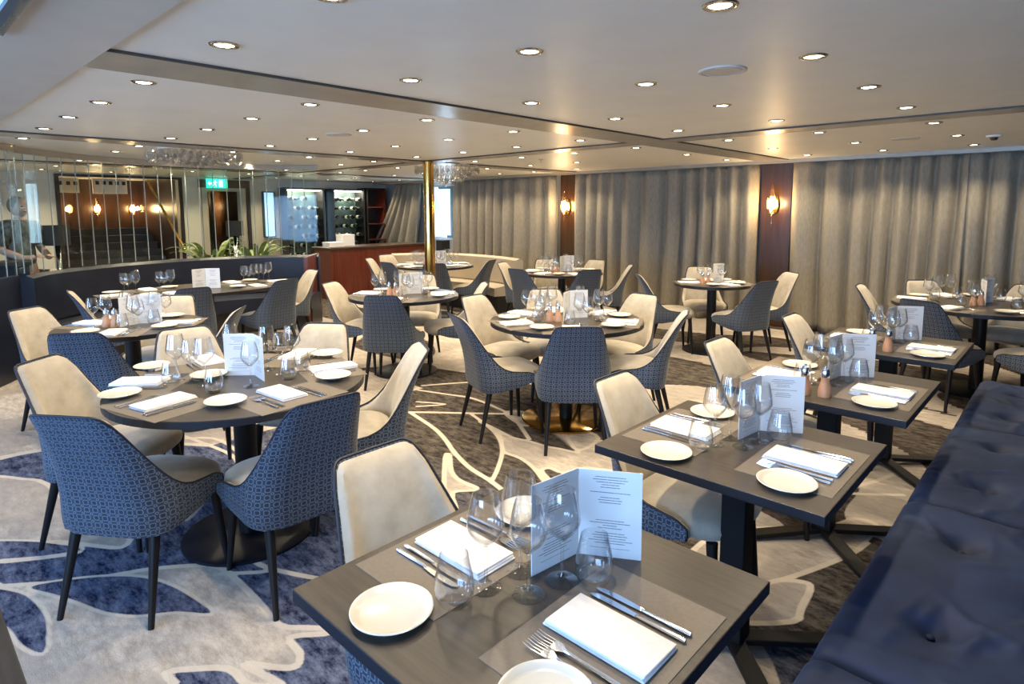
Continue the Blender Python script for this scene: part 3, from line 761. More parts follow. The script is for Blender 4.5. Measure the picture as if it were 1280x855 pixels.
# round tables: places in front of each chair
PL = {}
for k, (bx, by, ang) in CH.items():
    if k[0] != 'T': PL.setdefault(k[0], []).append(math.atan2(by-TC[k[0]][1], bx-TC[k[0]][0]))
PL['E'] += [math.radians(80)]; PL['I'] += []
def viewword(u, used):
    a = math.degrees(math.atan2(u.dot(VF), u.dot(VR))) % 360
    order = sorted(range(8), key=lambda i: min(abs(a-i*45), 360-abs(a-i*45)))
    for i in order:
        if WORDS[i] not in used: used.add(WORDS[i]); return WORDS[i]
for t, angs in PL.items():
    cx_, cy_, rad = TC[t]; used = set()
    if t == 'I':
        spots = [(-6.46, 2.02, 0, 'near left'), (-6.46, 2.86, 0, 'near right'), (-6.98, 1.95, PI, 'far left'), (-6.98, 2.80, PI, 'far right'), (-6.72, 1.60, -PI/2, 'left'), (-6.72, 3.22, PI/2, 'right')]
        for (x, y, a, wd) in spots:
            setting(x, y, Vector((math.cos(a), math.sin(a))), wd, t, full=False, plate_off=(-.02, .20))
            c = Vector((x, y))-Vector((math.cos(a), math.sin(a)))*.14
            if wd in ('left', 'right', 'near left', 'near right'):
                for j, (dx, dy) in enumerate(((.0, .05), (.05, -.03), (-.05, -.04))):
                    add_ware(['wine_big', 'wine', 'wine'][j], 'wine glass', c.x-.05+dx, c.y+dy, 0, '%s at the %s place of the %s' % (['tall wine glass', 'smaller wine glass', 'back wine glass'][j], wd, TN[t]), group='stemmed wine glasses')
        add_ware('menu', 'menu', -6.70, 2.42, math.radians(20), 'folded white menu standing on the oval table by navy booth', group='menu cards')
        continue
    if t == 'A': continue
    for a in sorted(angs, key=lambda a: a):
        u = Vector((math.cos(a), math.sin(a))); wd = viewword(u, used); rr = rad-.155
        m_ = Vector((cx_, cy_))+u*rr
        setting(m_.x, m_.y, u, wd, t, full=(t in 'BHCG'), plate_off=(-.035, .20 if rad > .5 else .17))
        lf = Vector((u.y, -u.x)); g = Vector((cx_, cy_))+u*(rad-.335)-lf*.07
        nm = 'at the %s place of the %s' % (wd, TN[t])
        if rad > .45:
            add_ware('wine_big', 'wine glass', g.x, g.y, 0, 'tall wine glass '+nm, group='stemmed wine glasses')
            g2 = g-lf*.05-u*-.055; add_ware('wine', 'wine glass', g2.x, g2.y, 0, 'smaller wine glass '+nm, group='stemmed wine glasses')
            g3 = g+lf*.07+u*.015; add_ware('tumbler', 'tumbler', g3.x, g3.y, 0, 'water tumbler '+nm, group='water tumblers')
        else:
            g = Vector((cx_, cy_))+u*.13
            add_ware('wine', 'wine glass', g.x, g.y, 0, 'wine glass '+nm, group='stemmed wine glasses')
    add_ware('menu', 'menu', cx_-.02, cy_+.06, math.radians(28 if t != 'F' else 35), 'folded white menu standing on the '+TN[t], group='menu cards')
    for j, dx in enumerate((-.03, .03)):
        add_ware('mill', 'mill', cx_-.02+dx*.75, cy_-.12+dx*.65, 0, '%s wooden mill on the %s' % (['left', 'right'][j], TN[t]), group='wooden mills')
# the front left round table, item by item
def tp(px, py, z=TZ): return at(px, py, z)
An = TN['A']
for (px, py, q1, q2, wd) in [(175, 475, (137, 476), (212, 470), 'left'), (205, 500, (168, 507), (243, 490), 'near left'), (352, 489, (370, 503), (336, 478), 'near right'), (416, 457, (386, 459), (446, 455), 'right'), (372, 441, (380, 434), (360, 446), 'far right'), (259, 448, (248, 440), (266, 455), 'far')]:
    p = tp(px, py, TZ+.015); d = tp(*q2)-tp(*q1); a = math.atan2(d.y, d.x); u = Vector((p.x-TC['A'][0], p.y-TC['A'][1])).normalized()
    a = math.atan2(u.y, u.x); lf = Vector((u.y, -u.x)); pl = 'the %s place of the %s' % (wd, An)
    mp_ = Vector((TC['A'][0], TC['A'][1]))+u*.40
    add_ware('mat', 'placemat', mp_.x, mp_.y, a+PI/2, 'taupe placemat at '+pl, group='placemats')
    add_ware('napkin', 'napkin', p.x, p.y, a, 'folded white napkin at '+pl, TZ+.0017, 'folded napkins')
    for off, kd, nm in ((-.105, 'knife', 'outer'), (-.082, 'knife', 'inner'), (.092, 'fork', 'inner'), (.118, 'fork', 'outer')):
        q = mp_+lf*off; add_ware(kd, kd, q.x, q.y, a+PI, '%s steel %s at %s' % (nm, kd, pl), TZ+.0017, 'steel table cutlery')
for px, py, wd in [(150, 494, 'left'), (190, 459, 'far left'), (261, 470, 'middle'), (282, 503, 'near'), (417, 471, 'right'), (409, 443, 'far right')]:
    p = tp(px, py, TZ+.01); add_ware('plate', 'plate', p.x, p.y, 0, 'white side plate at the %s of the %s' % (wd, An), TZ+.009, 'white side plates')
for i, (px, py, kd, wd) in enumerate([(222, 476, 'wine_big', 'leftmost'), (240, 478, 'wine', 'second from left'), (257, 482, 'wine_big', 'third from left'), (314, 483, 'wine', 'before the menu'), (268, 491, 'tumbler', 'nearest'), (214, 481, 'tumbler', 'leftmost'),
      (361, 474, 'tumbler', 'right of the menu'), (335, 462, 'wine_big', 'behind the menu'), (352, 467, 'wine', 'right behind the menu'), (366, 461, 'wine_big', 'rightmost'), (290, 452, 'wine', 'left behind the menu'), (378, 466, 'tumbler', 'rightmost')]):
    p = tp(px, py); cat = 'tumbler' if kd == 'tumbler' else 'wine glass'
    add_ware(kd, cat, p.x, p.y, 0, '%s %s on the %s' % ('water tumbler' if kd == 'tumbler' else 'wine glass', wd, An), group='water tumblers' if kd == 'tumbler' else 'stemmed wine glasses')
p = tp(319, 469); add_ware('menu', 'menu', p.x, p.y, math.radians(-38), 'folded white menu standing on the '+An, group='menu cards')
# the square tables
for t, (y0, y1) in TYC.items():
    cy_ = .922+{'T1': 0, 'T2': 1.09, 'T3': 2.09, 'T4': 3.23}[t]
    U_ = Vector((-1, 0)); V_ = Vector((1, 0))
    setting(-1.015, cy_-.015, U_, 'left', t, plate_at=(-1.02, cy_+.215))
    setting(-.60, cy_-.025, V_, 'right', t, plate_at=(-.585, cy_-.225))
    if t in ('T1', 'T2'):
        add_ware('plate', 'plate', -.955, cy_-.262, 0, 'white side plate at the near edge of the '+TN[t], TZ, 'white side plates')
    for kd, x, dy, nm in (('wine_big', -.864, .018, 'back wine glass'), ('wine', -.878, -.075, 'left wine glass'), ('wine', -.795, -.032, 'front wine glass'), ('wine', -.775, .055, 'right wine glass'),
                          ('tumbler', -.888, -.155, 'left water tumbler'), ('tumbler', -.722, .100, 'right water tumbler')):
        add_ware(kd, nm.split(' ', 1)[1].replace('water ', ''), x, cy_+dy, 0, '%s on the %s' % (nm, TN[t]), group='water tumblers' if kd == 'tumbler' else 'stemmed wine glasses')
    add_ware('menu', 'menu', -.815, cy_+.165, 0, 'folded white menu standing on the '+TN[t], group='menu cards')
    if t in ('T3', 'T4'):
        for j, dx in enumerate((-.846, -.80)): add_ware('mill', 'mill', dx+(.03 if j else 0), cy_-.24+(.0 if j else -.02), 0, '%s wooden mill on the %s' % (['left', 'right'][j], TN[t]), group='wooden mills')

# ------------------------------------------------------------------ navy banquette along the right
def tufted(x0, x1, y0, y1, z0, zt, buttons, name, parent, puff=.035):
    nx_, ny_ = 60, 100; m = MB(); vs = []; fs = []
    rnd = random.Random(int(y0*100)); wr = [(rnd.uniform(x0, x1), rnd.uniform(y0, y1), rnd.uniform(0, PI), rnd.uniform(.003, .008)) for _ in range(30)]
    for j in range(ny_+1):
        for i in range(nx_+1):
            u, v = i/nx_, j/ny_; x = x0+(x1-x0)*u; y = y0+(y1-y0)*v
            e = min(1, min(u, 1-u)*(x1-x0)/.055); g = min(1, min(v, 1-v)*(y1-y0)/.06)
            z = zt-puff*(1-math.sqrt(max(0, 1-(1-e)**2)))*1.6-puff*(1-math.sqrt(max(0, 1-(1-g)**2)))
            for bx, by in buttons: d = math.hypot(x-bx, y-by); z -= .034*math.exp(-(d/.045)**2)+.010*math.exp(-(d/.11)**2)
            for wx, wy, wa, wh in wr:
                dx, dy = x-wx, y-wy; a = dx*math.cos(wa)+dy*math.sin(wa); b = -dx*math.sin(wa)+dy*math.cos(wa)
                z += wh*math.exp(-(a/.016)**2-(b/.09)**2)
            z += .003*math.sin(9*x+4*y)+.002*math.sin(17*y-6*x)
            vs.append((x, y, z))
    N = nx_+1
    for j in range(ny_):
        for i in range(nx_): fs.append([j*N+i, j*N+i+1, (j+1)*N+i+1, (j+1)*N+i])
    per = [i for i in range(N)]+[j*N+nx_ for j in range(1, ny_+1)]+[ny_*N+i for i in range(nx_-1, -1, -1)]+[j*N for j in range(ny_-1, 0, -1)]
    b = len(vs); vs += [(vs[i][0], vs[i][1], z0) for i in per]; n = len(per)
    for k in range(n): fs.append([per[k], b+k, b+(k+1) % n, per[(k+1) % n]])
    fs.append([b+k for k in range(n)])
    return mesh_obj(name, vs, fs, 'navy', parent, smooth=True)
r = empty('banquette', (.05, 2.6, 0))
def loc(o): o.location = (-.05, -2.6, 0); return o
for (a, b) in [(.30, 1.52), (1.525, 2.62), (2.625, 3.72), (3.725, 4.80)]:
    bt = [(-.22, a+(b-a)*.27), (-.22, a+(b-a)*.76), (.02, a+(b-a)*.5)]
    c = loc(tufted(-.43, .17, a, b, .30, .475, bt, 'seat_cushion', r))
    for q in bt: m = MB(); m.ell((q[0], q[1], .437), (.011, .011, .007)); m.build('button', 'navy', c, smooth=True)
m = MB(); m.box(-.40, .17, .32, 4.77, .0, .30); loc(m.build('plinth', 'darkwall', r))
m = MB(); m.bev(.17, .32, .30, 4.80, .0, .92, .04, 4); loc(m.build('backrest', 'navy', r))
tag(r, 'long navy velvet banquette with buttoned seat along the right edge', 'banquette')

# ------------------------------------------------------------------ curved navy booth, with its glass screen
ARCP = catmull([(-7.34, .97), (-7.72, 1.20), (-8.05, 1.62), (-8.33, 2.20), (-8.45, 2.85), (-8.35, 3.50), (-8.10, 4.00), (-7.80, 4.36)], 8, False)
def offs(P, d):
    out = []
    for i, p in enumerate(P):
        a = Vector(P[max(0, i-1)]); b = Vector(P[min(len(P)-1, i+1)]); t = (b-a).normalized(); out.append((p[0]+t.y*d, p[1]-t.x*d))
    return out
def strip(P0, P1, z0, z1, name, m_, parent, rnd=0):
    n = len(P0); vs = []
    prof = [(P0, z0), (P0, z1-rnd), (None, z1), (P1, z1-rnd), (P1, z0)] if rnd else [(P0, z0), (P0, z1), (P1, z1), (P1, z0)]
    K = len(prof)
    for i in range(n):
        for (P, z) in prof:
            q = P[i] if P is not None else ((P0[i][0]+P1[i][0])/2, (P0[i][1]+P1[i][1])/2); vs.append((q[0], q[1], z))
    fs = []
    for i in range(n-1):
        for k in range(K): fs.append([i*K+k, i*K+(k+1) % K, (i+1)*K+(k+1) % K, (i+1)*K+k])
    fs.append(list(range(K))[::-1]); fs.append([(n-1)*K+k for k in range(K)])
    o = mesh_obj(name, vs, fs, m_, parent)
    bm = bmesh.new(); bm.from_mesh(o.data); bmesh.ops.recalc_face_normals(bm, faces=bm.faces); bm.to_mesh(o.data); bm.free()
    return smooth_by_angle(o, 35)
r = empty('curved_booth', (-8.2, 2.6, 0))
def locb(o): o.location = (8.2, -2.6, 0); return o
pin = offs(ARCP, .12); pseat = offs(ARCP, .66)
cuts = [0, 14, 28, 42, len(ARCP)-1]
for a, b in zip(cuts, cuts[1:]):
    locb(strip(pin[a:b+1], ARCP[a:b+1], .46, .95, 'backrest', 'navyleather', r, .03)); locb(strip(pseat[a:b+1], pin[a:b+1], .28, .47, 'seat_cushion', 'navyleather', r, .03))
locb(strip(offs(ARCP, .60), ARCP, 0, .28, 'plinth', 'darkwall', r)); locb(strip(offs(ARCP, .10), offs(ARCP, .0), .281, .459, 'back_panel', 'darkwall', r))
m = MB(); m.box(-.74, .06, 0, .05, 0, .96); o = m.build('end_panel', 'mahogany', r); o.location = (8.2-7.86, 4.37-2.6, 0); o.rotation_euler = (0, 0, math.radians(140))
tag(r, 'curved navy leather booth around the oval table at back left', 'booth')
# glass screen standing on the booth's back and running on to the left
r = empty('glass_screen', (-8.2, 2.0, 0))
GP = [(-6.55, .42), (-6.82, .60), (-7.08, .78)]+offs(ARCP, -.02); 
acc = 0; seams = [GP[0]]; last = Vector(GP[0]); SP = .165
for p in GP[1:]:
    v = Vector(p)
    while (v-last).length >= SP: last = last+(v-last).normalized()*SP; seams.append((last.x, last.y))
for a, b in zip(seams, seams[1:]):
    d = (Vector(b)-Vector(a)); n = Vector((d.y, -d.x)).normalized()*.005; A, B = Vector(a)-Vector((-8.2, 2.0)), Vector(b)-Vector((-8.2, 2.0)); e = d.normalized()*.003
    A += e; B -= e
    m = MB(); m.prism([A-n, B-n, B+n, A+n], .96, 2.12); m.build('glass_panel', 'pane', r)
for i, a in enumerate(seams[1:-1]):
    A = Vector(a)-Vector((-8.2, 2.0)); m = MB(); m.box(A.x-.004, A.x+.004, A.y-.004, A.y+.004, .955, 2.12); m.build('seam', 'seam', r)
m = MB(); tr = strip(offs(GP, .02), offs(GP, -.02), 2.12, CEIL-.002, 'top_rail', 'greige', r); tr.location = (8.2, -2.0, 0)
m = MB(); pl = strip(offs(GP[:4], .03), offs(GP[:4], -.03), 0, .955, 'low_panel', 'navyleather', r); pl.location = (8.2, -2.0, 0)
tag(r, 'curved glass screen with bright seams above the navy booth', 'screen')

# ------------------------------------------------------------------ beige booth behind the brass column
BP = catmull([(-8.50, 6.05), (-8.20, 6.62), (-7.64, 6.86), (-6.90, 6.88), (-6.45, 6.80), (-6.05, 6.66)], 8, False)
r = empty('beige_booth', (-7.2, 6.4, 0))
def lg(o): o.location = (7.2, -6.4, 0); return o
bi = offs(BP, .12); bs = offs(BP, .47)
for a, b in [(0, 13), (13, 27), (27, len(BP)-1)]:
    lg(strip(bi[a:b+1], BP[a:b+1], .44, .84, 'backrest', 'greige', r, .03)); lg(strip(bs[a:b+1], bi[a:b+1], .30, .45, 'seat_cushion', 'greige', r, .03))
lg(strip(offs(BP, .42), BP, 0, .30, 'plinth', 'darkwall', r)); lg(strip(offs(BP, .1), BP, .301, .439, 'back_panel', 'greige', r))
tag(r, 'curved beige booth below the uncovered window', 'booth')

# ------------------------------------------------------------------ mahogany counter with boxes
r = empty('counter', (-9.8, 6.6, 0))
m = MB(); m.box(-.28, .28, -1.08, 1.0, 0, .88); m.build('cabinet', 'mahogany', r)
m = MB(); m.bev(-.32, .31, -1.11, 1.03, .88, .915, .006); m.build('counter_top', 'wood', r)
for k in range(3): m = MB(); m.box(.281, .288, -1.02+k*.68, -.40+k*.68, .06, .82); m.build('front_panel', 'mahogany', r)
tag(r, 'mahogany service counter beside the wine racks', 'counter')
for (x, y, sx, sy, sz, lb) in [(-9.75, 5.72, .12, .15, .075, 'low white box lying at the left end of the mahogany counter'), (-9.85, 6.02, .12, .12, .20, 'taller white box standing on the mahogany counter')]:
    m = MB(); m.bev(-sx, sx, -sy, sy, 0, sz-.012, .005); o = m.build('box', 'white'); o.location = (x, y, .9155)
    m = MB(); m.bev(-sx-.004, sx+.004, -sy-.004, sy+.004, sz-.012, sz+.012, .004); m.build('lid', 'white', o); tag(o, lb, 'box')
m = MB(); m.bev(-.09, .09, -.11, .11, 0, .26, .01); o = m.build('loudspeaker', 'shade'); o.location = (-9.45, 8.0, .70)
m = MB(); m.bev(-.08, .08, -.1, .1, -.70, 0, .01); m.build('stand', 'dado', o); tag(o, 'small black speaker box below the uncovered window', 'speaker')

# ------------------------------------------------------------------ wine racks on the far wall
def rack(y0, y1, z1, label, gls=True, cols=5, x=-11.62):
    r = empty('wine_rack', (x, (y0+y1)/2, 0)); h = (y1-y0)/2
    m = MB(); m.box(-.36, -.33, -h, h, .0, z1); m.build('back_panel', MT['rackback'], r)
    for s in (-1, 1): m = MB(); m.box(-.33, 0, s*h-.015, s*h+.015, 0, z1); m.build('side_panel', 'darkwall', r)
    m = MB(); m.box(-.33, 0, -h+.015, h-.015, z1-.04, z1); m.build('header', 'darkwall', r)
    for k in range(8):
        z = .62+k*.19
        if z < z1-.1: m = MB(); m.box(-.32, -.02, -h+.016, h-.016, z-.012, z); m.build('shelf', 'pane', r)
    if False: m = MB(); m.box(.0, .008, -h, h, .02, z1-.01); m.build('glass_door', 'pane', r)
    m = MB(); m.box(-.30, -.02, -h+.05, h-.05, z1-.052, z1-.041); m.build('light_strip', 'lens', r)
    l = bpy.data.lights.new('rack_light', 'AREA'); l.shape = 'RECTANGLE'; l.size = .25; l.size_y = h*1.6; l.energy = 4; l.color = (.85, 1, .92)
    o = bpy.data.objects.new('rack_light', l); col.objects.link(o); o.parent = r; o.location = (-.12, 0, z1-.06)
    return tag(r, label, 'wine rack', 'wine racks'), h
MT['rackback'] = mottle('rack_back', (.03, .05, .045), (.10, .14, .13), 3, .3)
def make_bottle():
    r = empty('wine_bottle')
    m = MB(); m.lathe([(0, 0), (.035, 0), (.037, .01), (.037, .19), (.030, .215), (.0145, .24), (.0145, .29), (0, .29)], 16); smooth_by_angle(m.build('glass_body', 'bottle', r))
    m = MB(); m.lathe([(.0376, .06), (.0376, .15)], 16); m.build('paper_label', 'label', r); return r
PROTO['bottle'] = (make_bottle(), False)
rack(5.82, 6.62, 2.02, 'glass fronted wine rack left of the blue-lit pane'); rack(6.86, 7.60, 2.02, 'open wine rack right of the blue-lit pane', False)
bc = 0
for (y0, y1, nm) in ((5.82, 6.62, 'left'), (6.86, 7.60, 'right')):
    for k in range(7):
        z = .6205+k*.19; n = 5
        for j in range(n):
            if random.random() < .12: continue
            y = y0+.09+(y1-y0-.18)*j/(n-1)
            o = spawn('bottle', (-11.78, y, z+.038), 0, 'wine bottle, %s from left, on shelf %s of the %s wine rack' % (['first', 'second', 'third', 'fourth', 'fifth'][j], ['one', 'two', 'three', 'four', 'five', 'six', 'seven'][k], nm), 'bottle', 'bottles lying in the wine racks')
            o.rotation_euler = (0, PI/2, 0) if (j+k) % 2 else (0, -PI/2, 0); o.location.x += -.14 if (j+k) % 2 else .16
# glowing panes added as window reflections, between the racks and by the doorway
for (y0, y1, z0, z1, lb) in ((6.66, 6.82, .9, 1.95, 'narrow glowing pane standing in for a blue window reflection between the wine racks'), (5.50, 5.70, 1.05, 1.92, 'narrow glowing pane standing in for reflected greenery and sky beside left wine rack')):
    r = empty('reflection_pane', (-11.955, (y0+y1)/2, z0)); hw = (y1-y0)/2; hh = z1-z0
    m = MB(); m.box(0, .01, -hw, hw, 0, hh); m.build('pane', MT.setdefault('glowpane', mat('glowing_blue_pane', (.3, .5, .7), .3, emis=(.42, .68, .95), es=.9)), r)
    m = MB(); m.box(-.04, .03, -hw-.02, -hw, -.02, hh+.02); m.box(-.04, .03, hw, hw+.02, -.02, hh+.02); m.box(-.04, .03, -hw, hw, -.02, 0); m.box(-.04, .03, -hw, hw, hh, hh+.02); m.build('frame', 'mullion', r)
    tag(r, lb, 'reflection pane')
# dark open shelf unit
r = empty('shelf_unit', (-11.7, 7.9, 0))
m = MB(); m.box(-.28, -.25, -.24, .24, 0, 2.05); m.box(-.25, .1, -.24, -.215, 0, 2.05); m.box(-.25, .1, -.215, .24, 2.02, 2.05); m.build('carcass', 'darkwall', r)
m = MB(); m.box(-.25, .1, .215, .24, 0, 2.02); m.build('side_panel', 'mahogany', r)
for z in (.9, 1.25, 1.62): m = MB(); m.box(-.25, .09, -.215, .215, z, z+.02); m.build('shelf', 'mahogany', r)
tag(r, 'tall dark open shelf unit right of the wine racks', 'shelf')

# ------------------------------------------------------------------ stairwell: steps, rail, lamps
r = empty('staircase', (-13.2, 3.1, 0))
for k in range(7): m = MB(); m.bev(-.02-.14*k+.55, 1.0 if k == 0 else .55-.14*(k-1)-.001, -.86, .86, 0, .50+.12*k, .008); 
for k in range(7):
    m = MB(); x1 = .55-.22*(k-1)-.002; x0 = .55-.22*k; m.bev(x0, x1, -.85, .85, 0, .45+.13*k, .006); o = m.build('step', 'darkgrey', r)
    m = MB(); m.box(x1-.018, x1+.004, -.845, .845, .45+.13*k+.0005, .452+.13*k+.004); m.build('nosing', 'chrome', o)
tag(r, 'dark grey staircase behind the glass screen', 'staircase')
def rod(name, a, b, rr, m_, label, cat):
    a, b = Vector(a), Vector(b); o = empty(name, a); m = MB(); m.tube([(0, 0, 0), b-a], rr, 12); smooth_by_angle(m.build('rail', m_, o))
    for t in (.02, .98):
        p = (b-a)*t; m = MB(); m.ell(p, (rr*1.5,)*3); m.build('end_cap', m_, o, smooth=True)
    return tag(o, label, cat)
rod('handrail', (-11.9, 3.44, 2.08), (-11.9, 3.98, .85), .022, 'brass', 'slanting brass handrail at the right side of the staircase', 'handrail')
for (y, z, hy, hz, lb) in [(2.45, 2.0, .22, .14, 'white landing panel with dark openings at upper left of stairwell'), (3.15, 2.02, .22, .17, 'white landing panel at upper middle of stairwell')]:
    r = empty('landing_panel', (-13.9, y*1.13-.2, z+.05)); m = MB(); m.box(-.03, .03, -hy*1.3, hy*1.3, -hz, hz+.1); m.build('panel', 'white', r)
    for k in range(5): m = MB(); m.box(.031, .036, -hy*1.1+k*hy*.5, -hy*1.1+k*hy*.5+.06, 0, .07); m.build('opening', 'darkwall', r)
    tag(r, lb, 'panel')

# ------------------------------------------------------------------ wall lamps
def sconce(loc_, rz, label, s=1.3, power=9):
    r = empty('wall_sconce', loc_, rz)
    m = MB(); m.ell((0, -.012, 0), (.045, .012, .10)); m.build('back_plate', 'brass', r, smooth=True)
    m = MB(); m.tube([(0, -.01, -.03), (0, -.06, -.06), (0, -.075, -.03)], .006, 8); m.build('arm', 'brass', r, smooth=True)
    m = MB(); m.lathe([(.004, -.10), (.030, -.075), (.052, -.02), (.055, .02), (.036, .10), (.020, .15), (.012, .19), (0, .20)], 10, (0, -.085, 0)); m.build('glass_shade', 'amber', r)
    m = MB(); m.lathe([(0, -.225), (.008, -.21), (.014, -.18), (.008, -.15), (.016, -.12), (.006, -.10), (0, -.099)], 12, (0, -.085, 0)); m.build('finial', 'amber', r, smooth=True)
    m = MB(); m.ell((0, -.085, .01), (.040, .040, .060)); m.build('bulb', 'bulb', r, smooth=True)
    if power:
        l = bpy.data.lights.new('sconce_light', 'POINT'); l.energy = power; l.color = (1, .76, .45); l.shadow_soft_size = .05
        o = bpy.data.objects.new('sconce_light', l); col.objects.link(o); o.parent = r; o.location = (0, -.17, .01)
    r.scale = (s, s, s)
    return tag(r, label, 'wall lamp', 'candle-shaped wall lamps')
sconce((-6.43, 8.218, 1.60), 0, 'glowing wall lamp on the left dark wood pilaster'); sconce((-3.0, 8.218, 1.61), 0, 'glowing wall lamp on the right dark wood pilaster')
for y, n in ((2.42, 'leftmost'), (2.98, 'middle'), (3.5, 'rightmost')):  # added lamps standing in for sconces reflected in the glass
    sconce((-14.19, y*1.17-.32, 1.60), PI/2, '%s of three added lamps standing in for reflected sconces in the stairwell' % n, 1.1, 4)
sconce((-14.19, 5.15, 1.65), PI/2, 'wall lamp seen through the doorway', 1.1, 14)
# curtain seen through the doorway
vs = []; fs = []
for j in range(2):
    for i in range(121): u = i/120; vs.append((-13.9+.03*math.sin(u*75), 4.1+1.2*u, .02+1.98*j))
for i in range(120): fs.append([i, i+1, 122+i, 121+i])
o = mesh_obj('curtain', vs, fs, 'curtain', smooth=True); o.modifiers.new('thick', 'SOLIDIFY').thickness = .003
m = MB(); m.box(-13.92, -13.88, 4.1, 5.3, 2.001, 2.03); m.build('curtain_track', 'ceiling', o)
tag(o, 'brown curtain seen through the open doorway', 'curtain')

# ------------------------------------------------------------------ exit sign
r = empty('exit_sign', (-11.90, 4.60, 1.985))
m = MB(); m.bev(-.012, .012, -.19, .19, 0, .17, .004); m.build('housing', 'green', r)
def flat(polys, name, x=.0126):
    m = MB()
    for P in polys:
        n = len(P); m.add([(x, p[0], p[1]) for p in P]+[(x+.002, p[0], p[1]) for p in P], [list(range(n)), [2*n-1-i for i in range(n)]]+[[i, n+i, n+(i+1) % n, (i+1) % n] for i in range(n)])
    return m.build(name, 'exitwhite', r)
flat([[(-.03+.013*math.cos(a*PI/5), .135+.013*math.sin(a*PI/5)) for a in range(10)], [(-.05, .118), (-.02, .118), (-.03, .075), (-.055, .075)], [(-.05, .118), (-.08, .10), (-.075, .094), (-.05, .106)], [(-.02, .115), (.005, .10), (.0, .093), (-.026, .104)],
      [(-.055, .078), (-.04, .078), (-.06, .045), (-.09, .04), (-.088, .05), (-.067, .055)], [(-.042, .078), (-.03, .078), (-.01, .05), (-.02, .02), (-.03, .024), (-.024, .05)]], 'running_figure')
flat([[(.03, .02), (.10, .02), (.10, .15), (.03, .15)]], 'door_symbol'); flat([[(-.17, .085), (-.13, .125), (-.13, .1), (-.10, .1), (-.10, .07), (-.13, .07), (-.13, .045)]], 'arrow')
m = MB(); m.box(-.006, .006, -.02, .02, .17, CEIL-1.985-.002); m.build('bracket', 'chrome', r)
tag(r, 'green illuminated exit sign hanging over the doorway', 'exit sign')

# ------------------------------------------------------------------ lamps with black shades, plants, desk, person
for (x, y, lb) in ((-8.62, 1.52, 'black shade floor lamp behind the left end of the glass screen'), (-9.75, 4.0, 'black shade floor lamp between the two plants')):
    r = empty('floor_lamp', (x, y, 0)); m = MB(); m.lathe([(0, 0), (.13, 0), (.13, .015), (0, .02)], 24); m.build('base', 'black', r)
    m = MB(); m.lathe([(.028, .02), (.028, 1.18)], 16); m.build('pole', 'chrome', r, smooth=True)
    m = MB(); m.lathe([(.125, 1.17), (.125, 1.40), (.118, 1.40), (.118, 1.17), (.125, 1.17)], 28); smooth_by_angle(m.build('lamp_shade', 'shade', r)); tag(r, lb, 'floor lamp', 'black shade floor lamps')
def plant(x, y, h, seed, lb, n=40):
    rnd = random.Random(seed); r = empty('potted_plant', (x, y, 0))
    m = MB(); m.lathe([(0, 0), (.13, 0), (.17, .55), (.155, .55), (.15, .50), (0, .50)], 24); smooth_by_angle(m.build('pot', 'soil', r))
    st = MB()
    for k in range(n):
        a = rnd.uniform(0, 2*PI); L = rnd.uniform(.25, .5)*h; up = rnd.uniform(.3, 1.1); W = rnd.uniform(.03, .055)
        base = Vector((.04*math.cos(a), .04*math.sin(a), .50)); d = Vector((math.cos(a), math.sin(a), 0)); s = Vector((-d.y, d.x, 0))
        P = [base+d*(L*t*.9)+Vector((0, 0, h*.62*up*(t*1.5-t*t*.95))) for t in [i/7 for i in range(8)]]
        vs = []; fs = []
        for i, p in enumerate(P):
            w_ = W*math.sin(PI*min(1, max(.04, (i/7)**.8)))+.004; vs += [p-s*w_+Vector((0, 0, .012)), p, p+s*w_+Vector((0, 0, .012))]
        for i in range(7): fs += [[i*3, i*3+1, i*3+4, i*3+3], [i*3+1, i*3+2, i*3+5, i*3+4]]
        mesh_obj('leaf', vs, fs, 'leaf', r, smooth=True)
    return tag(r, lb, 'plant', 'potted palms')
plant(-10.5, 3.92, 1.5, 3, 'broad-leaved green potted plant left of the black shade lamp'); plant(-10.2, 4.50, 1.4, 5, 'paler potted plant right of the black shade lamp')
r = empty('host_desk', (-8.25, .98, 0)); m = MB(); m.box(-.12, .22, -.42, .18, 0, 1.0); m.build('cabinet', 'navyleather', r)
m = MB(); m.bev(-.15, .25, -.45, .21, 1.0, 1.04, .006); m.build('desk_top', 'darkwall', r); tag(r, 'dark desk at left edge in front of the standing person', 'desk')

def skin(name, nodes, edges, m_, parent, sub=2):
    me = bpy.data.meshes.new(name); me.from_pydata([n[0] for n in nodes], edges, []); me.update(); me.materials.append(MT[m_])
    o = bpy.data.objects.new(name, me); col.objects.link(o); o.parent = parent
    o.modifiers.new('skin', 'SKIN'); me.skin_vertices.new() if not me.skin_vertices else None
    for i, n in enumerate(nodes): me.skin_vertices[0].data[i].radius = n[1] if isinstance(n[1], tuple) else (n[1], n[1])
    me.skin_vertices[0].data[0].use_root = True
    s = o.modifiers.new('sub', 'SUBSURF'); s.levels = sub; s.render_levels = sub
    me.polygons.foreach_set('use_smooth', [True]*len(me.polygons)); o.modifiers['skin'].use_smooth_shade = True
    return o
MT['shirt'] = mottle('dark_patterned_blouse', (.012, .016, .018), (.16, .18, .17), 22, .7)
r = empty('person', (-8.72, 1.20, 0), math.radians(-60))
